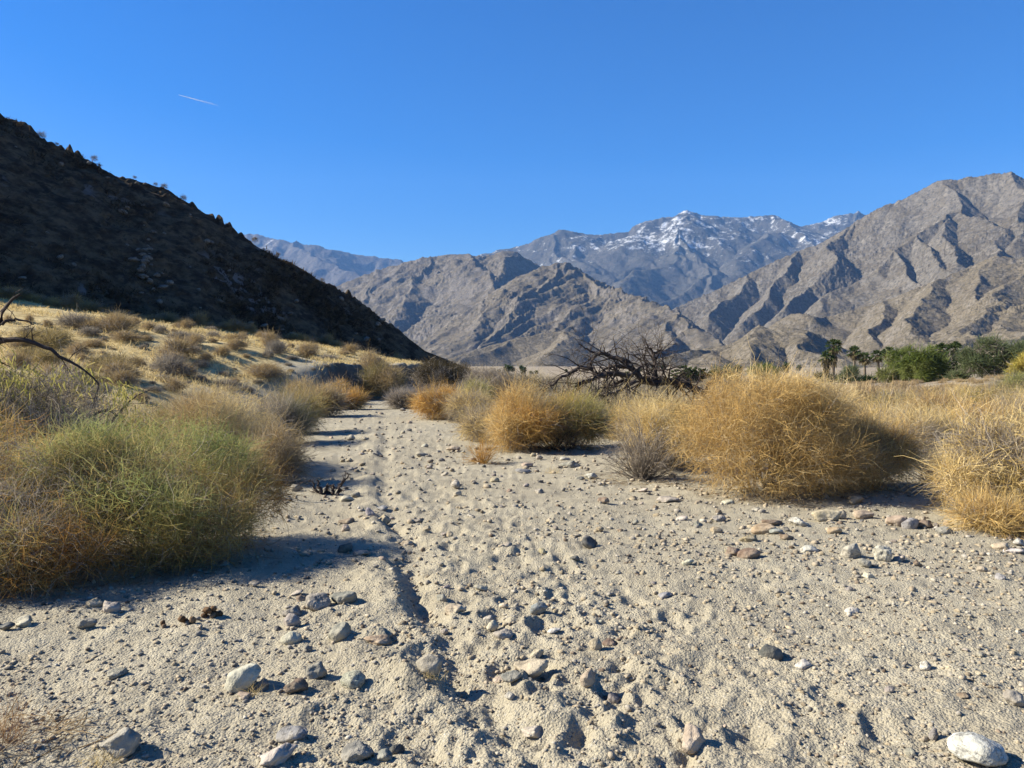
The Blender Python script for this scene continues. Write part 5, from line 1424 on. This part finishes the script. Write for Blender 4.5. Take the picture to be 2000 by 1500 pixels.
# lesser stones strewn over the wash
_sr = np.random.RandomState(555)
ZONES = [
 # n, px range, py range, size px, label, group
 (70, (610, 1010), (800, 930), (7, 15), 'one of the many small pale stones strewn over the far end of the wash', 'small stones at the far end of the wash'),
 (42, (1000, 1980), (930, 1120), (9, 22), 'small cobble in the gravel strip below the golden bushes', 'small cobbles in the gravel strip'),
 (26, (560, 1000), (930, 1290), (9, 20), 'small stone lying in the churned track', 'small stones in the churned track'),
 (24, (1080, 1990), (1120, 1480), (10, 20), 'small stone on the open sand lower right', 'small stones on the lower right sand'),
]
for n, (xa, xb), (ya, yb), (sa, sb), lab, grp in ZONES:
    c = 0
    while c < n:
        px, py = _sr.uniform(xa, xb), _sr.uniform(ya, yb)
        if ya == 800 and abs(px - np.interp(py, [790, 930], [730, 800])) > np.interp(py, [790, 930], [60, 190]): continue
        s = sa + (sb - sa) * _sr.uniform() ** 2.0
        t = _sr.choice(list('wwlllgggttybdr'))
        stone('stone', lab, px, py, s, s * _sr.uniform(0.4, 0.75), t, 3000 + int(px * 7 + py), _sr.choice(['plain', 'speck']), _sr.uniform(-20, 20), 11, 0.42, None, 0.22, 'stone', grp, 0.10)
        c += 1

# gravel: far too much to count
def gravel():
    rs = np.random.RandomState(66)
    n = 32000
    px = rs.uniform(-350, 2450, n); py = 790 + 720 * rs.uniform(size=n) ** 0.8
    d = np.stack([(px - 1000) / PX, CA + (750 - py) / PX * SA, -SA + (750 - py) / PX * CA], 1)
    y = -EYE / d[:, 2] * d[:, 1]; x = -EYE / d[:, 2] * d[:, 0]
    strip = np.exp(-((py - 1040) / 130.0) ** 2) * sstep(1000, 1400, px)
    den = 0.42 + 0.58 * strip + 0.35 * fbm(x / 0.7, y / 0.9, 3, 67)
    left = x < bench_edge(np.clip(y, 0, 130))
    ok = (rs.uniform(size=n) < den) & ~left
    x, y, py = x[ok], y[ok], py[ok]; n = len(x)
    s = (2.1 + 4.6 * rs.uniform(size=n) ** 3.0 + 2.0 * (rs.uniform(size=n) < 0.05)) * y / PX
    clod = (rs.uniform(size=n) < 0.10) & (py > 900)
    s = np.where(clod, rs.uniform(3.5, 8.5, n) * y / PX, s)
    z = ground_z(x, y)
    dirs, F = ICO1
    lib = np.stack([rock_shape(dirs, 700 + k, 6, 0.18, 0.5) for k in range(24)])
    i = rs.randint(0, 24, n)
    z = z - np.where(clod, 0.25 * s, 0)
    V = lib[i] * (np.stack([rs.uniform(0.8, 1.4, n), rs.uniform(0.7, 1.2, n), rs.uniform(0.45, 0.9, n)], 1) * s[:, None])[:, None]
    a = rs.uniform(0, 6.283, n); ca, sa = np.cos(a)[:, None], np.sin(a)[:, None]
    V = np.stack([V[..., 0] * ca - V[..., 1] * sa, V[..., 0] * sa + V[..., 1] * ca, V[..., 2]], -1)
    V = V + np.stack([x, y, z + s * 0.22], 1)[:, None]
    nv = len(dirs)
    FF = (F[None] + (np.arange(n) * nv)[:, None, None]).reshape(-1, 3)
    cols = np.array([TINT[c] for c in 'ttttttllllgwtbgw'])
    C = cols[rs.randint(0, len(cols), n)] * rs.uniform(0.7, 1.05, (n, 1))
    C[clod] = np.array([0.45, 0.375, 0.26]) * rs.uniform(0.85, 1.05, (clod.sum(), 1))
    o = put('gravel', np_mesh('gravel', V.reshape(-1, 3), FF, False, np.repeat(C, nv, 0)), ROCKM['plain'])
    tag(o, 'fine mixed gravel scattered over the sand', None, None, 'stuff')
gravel()

# little tufts of dry grass beside stones
def tuft(label, px, py, hpx, n, seed):
    rs = np.random.RandomState(seed); g = on_ground(px, py); Y = g[1]; h = hpx * Y / PX
    D = rs.normal(size=(n, 3)) * np.array([0.6, 0.5, 0.2]) + np.array([0, 0, 1.0])
    pts = walk(rs, rs.normal(size=(n, 3)) * np.array([0.5, 0.3, 0]) * h, D, h * rs.uniform(0.5, 1.2, n), 5, 0.22, -0.08)
    o = tinted('grass_tuft', [ribbons(rs, pts, 0.0016, pal(STRAW, rs.uniform(size=n)))], TWIG, None)
    o.location = (g[0], Y, float(ground_z(g[0], Y)[0])); return tag(o, label, 'grass tuft')
tuft('wisp of dry grass against the pale egg shaped stone', 842, 1352, 26, 60, 1)
tuft('thin dry grass in front of the large pale chunk of rock, lower left', 200, 1500, 44, 70, 2)
tuft('wisp of dry grass right of the big pale oblong stone', 500, 1365, 34, 30, 3)
tuft('small rusty dry tuft on the sand before the yellow green bush', 1078, 925, 16, 120, 4)

# fallen twigs and crumbs of bark under the bushes
def litter():
    rs = np.random.RandomState(70)
    feet = [o for o in COL.objects if o.type == 'EMPTY' and o.name.split('.')[0] in ('twig_bush', 'bare_bush', 'leafy_shrub') and o.location.y < 24]
    P, R = [], []
    for o in feet:
        ch = o.children[0]; b = np.array([v[:] for v in ch.bound_box]); r = 0.5 * (b[:, 0].max() - b[:, 0].min())
        n = int(420 * min(r, 1.5))
        a = rs.uniform(0, 6.283, n); q = r * np.sqrt(rs.uniform(0.15, 1.25, n)) 
        P.append(np.stack([o.location.x + q * np.cos(a), o.location.y + q * np.sin(a)], 1))
    P = np.concatenate(P); n = len(P)
    z = ground_z(P[:, 0], P[:, 1])
    D = np.stack([rs.normal(size=n), rs.normal(size=n), rs.normal(size=n) * 0.12 + 0.05], 1)
    pts = walk(rs, np.column_stack([P, z + 0.006]), D, rs.uniform(0.04, 0.22, n), 4, 0.18)
    pts[..., 2] = np.maximum(pts[..., 2], z[:, None] + 0.003)
    C = pal([(0.12, 0.08, 0.05), (0.28, 0.2, 0.11), (0.42, 0.32, 0.19), (0.3, 0.25, 0.19)], rs.uniform(size=n))
    V, F, C = ribbons(rs, pts, rs.uniform(0.003, 0.007, n), C, 0.4)
    o = put('plant_litter', np_mesh('plant_litter', V, F, False, C), TWIG)
    tag(o, 'fallen twigs and dry bits around the feet of the bushes', None, None, 'stuff')
litter()

# rocks lying on the shaded hillside, most of them in one pale patch of scree
HR = None
_hr = np.random.RandomState(91)
_k = 0
while _k < 95:
    if _k < 38: px, S = 290 + _hr.normal() * 14, np.clip(0.34 + _hr.normal() * 0.10, 0.05, 0.7)
    else: px, S = _hr.uniform(-60, 800), _hr.uniform(0.08, 0.97)
    t = np.array([_px2t(px)]); yf, zf, yr, zr = hill_params(t)
    if float(zr[0] - zf[0]) < 2.5: continue
    Y = yf + (yr - yf) * S; z, _, _ = hill_height(t * Y, Y)
    if HR is None:
        V = rock_shape(ICO2[0], 77, 9, 0.12, 0.5)
        HR = put('hillside_rock', np_mesh('hillside_rock', V * np.array([0.5, 0.4, 0.3]), ICO2[1], False, np.repeat([[0.19, 0.175, 0.155]], len(V), 0)), ROCKM['plain'])
        o = HR
    else:
        o = HR.copy(); COL.objects.link(o)
    o.location = (float(t[0] * Y[0]), float(Y[0]), float(z[0]) + 0.25)
    q = _hr.uniform(0.4, 1.0); o.scale = (q * _hr.uniform(0.7, 1.5), q, q * _hr.uniform(0.7, 1.3)); o.rotation_euler = (_hr.uniform(-0.4, 0.4), _hr.uniform(-0.4, 0.4), _hr.uniform(0, 6.28))
    if _k < 38: tag(o, 'rock in the pale patch of scree on the shaded hillside', 'rock', 'rocks of the scree patch')
    else: tag(o, 'grey rock lying loose among the scrub of the shaded hillside', 'rock', 'loose rocks on the hillside')
    _k += 1
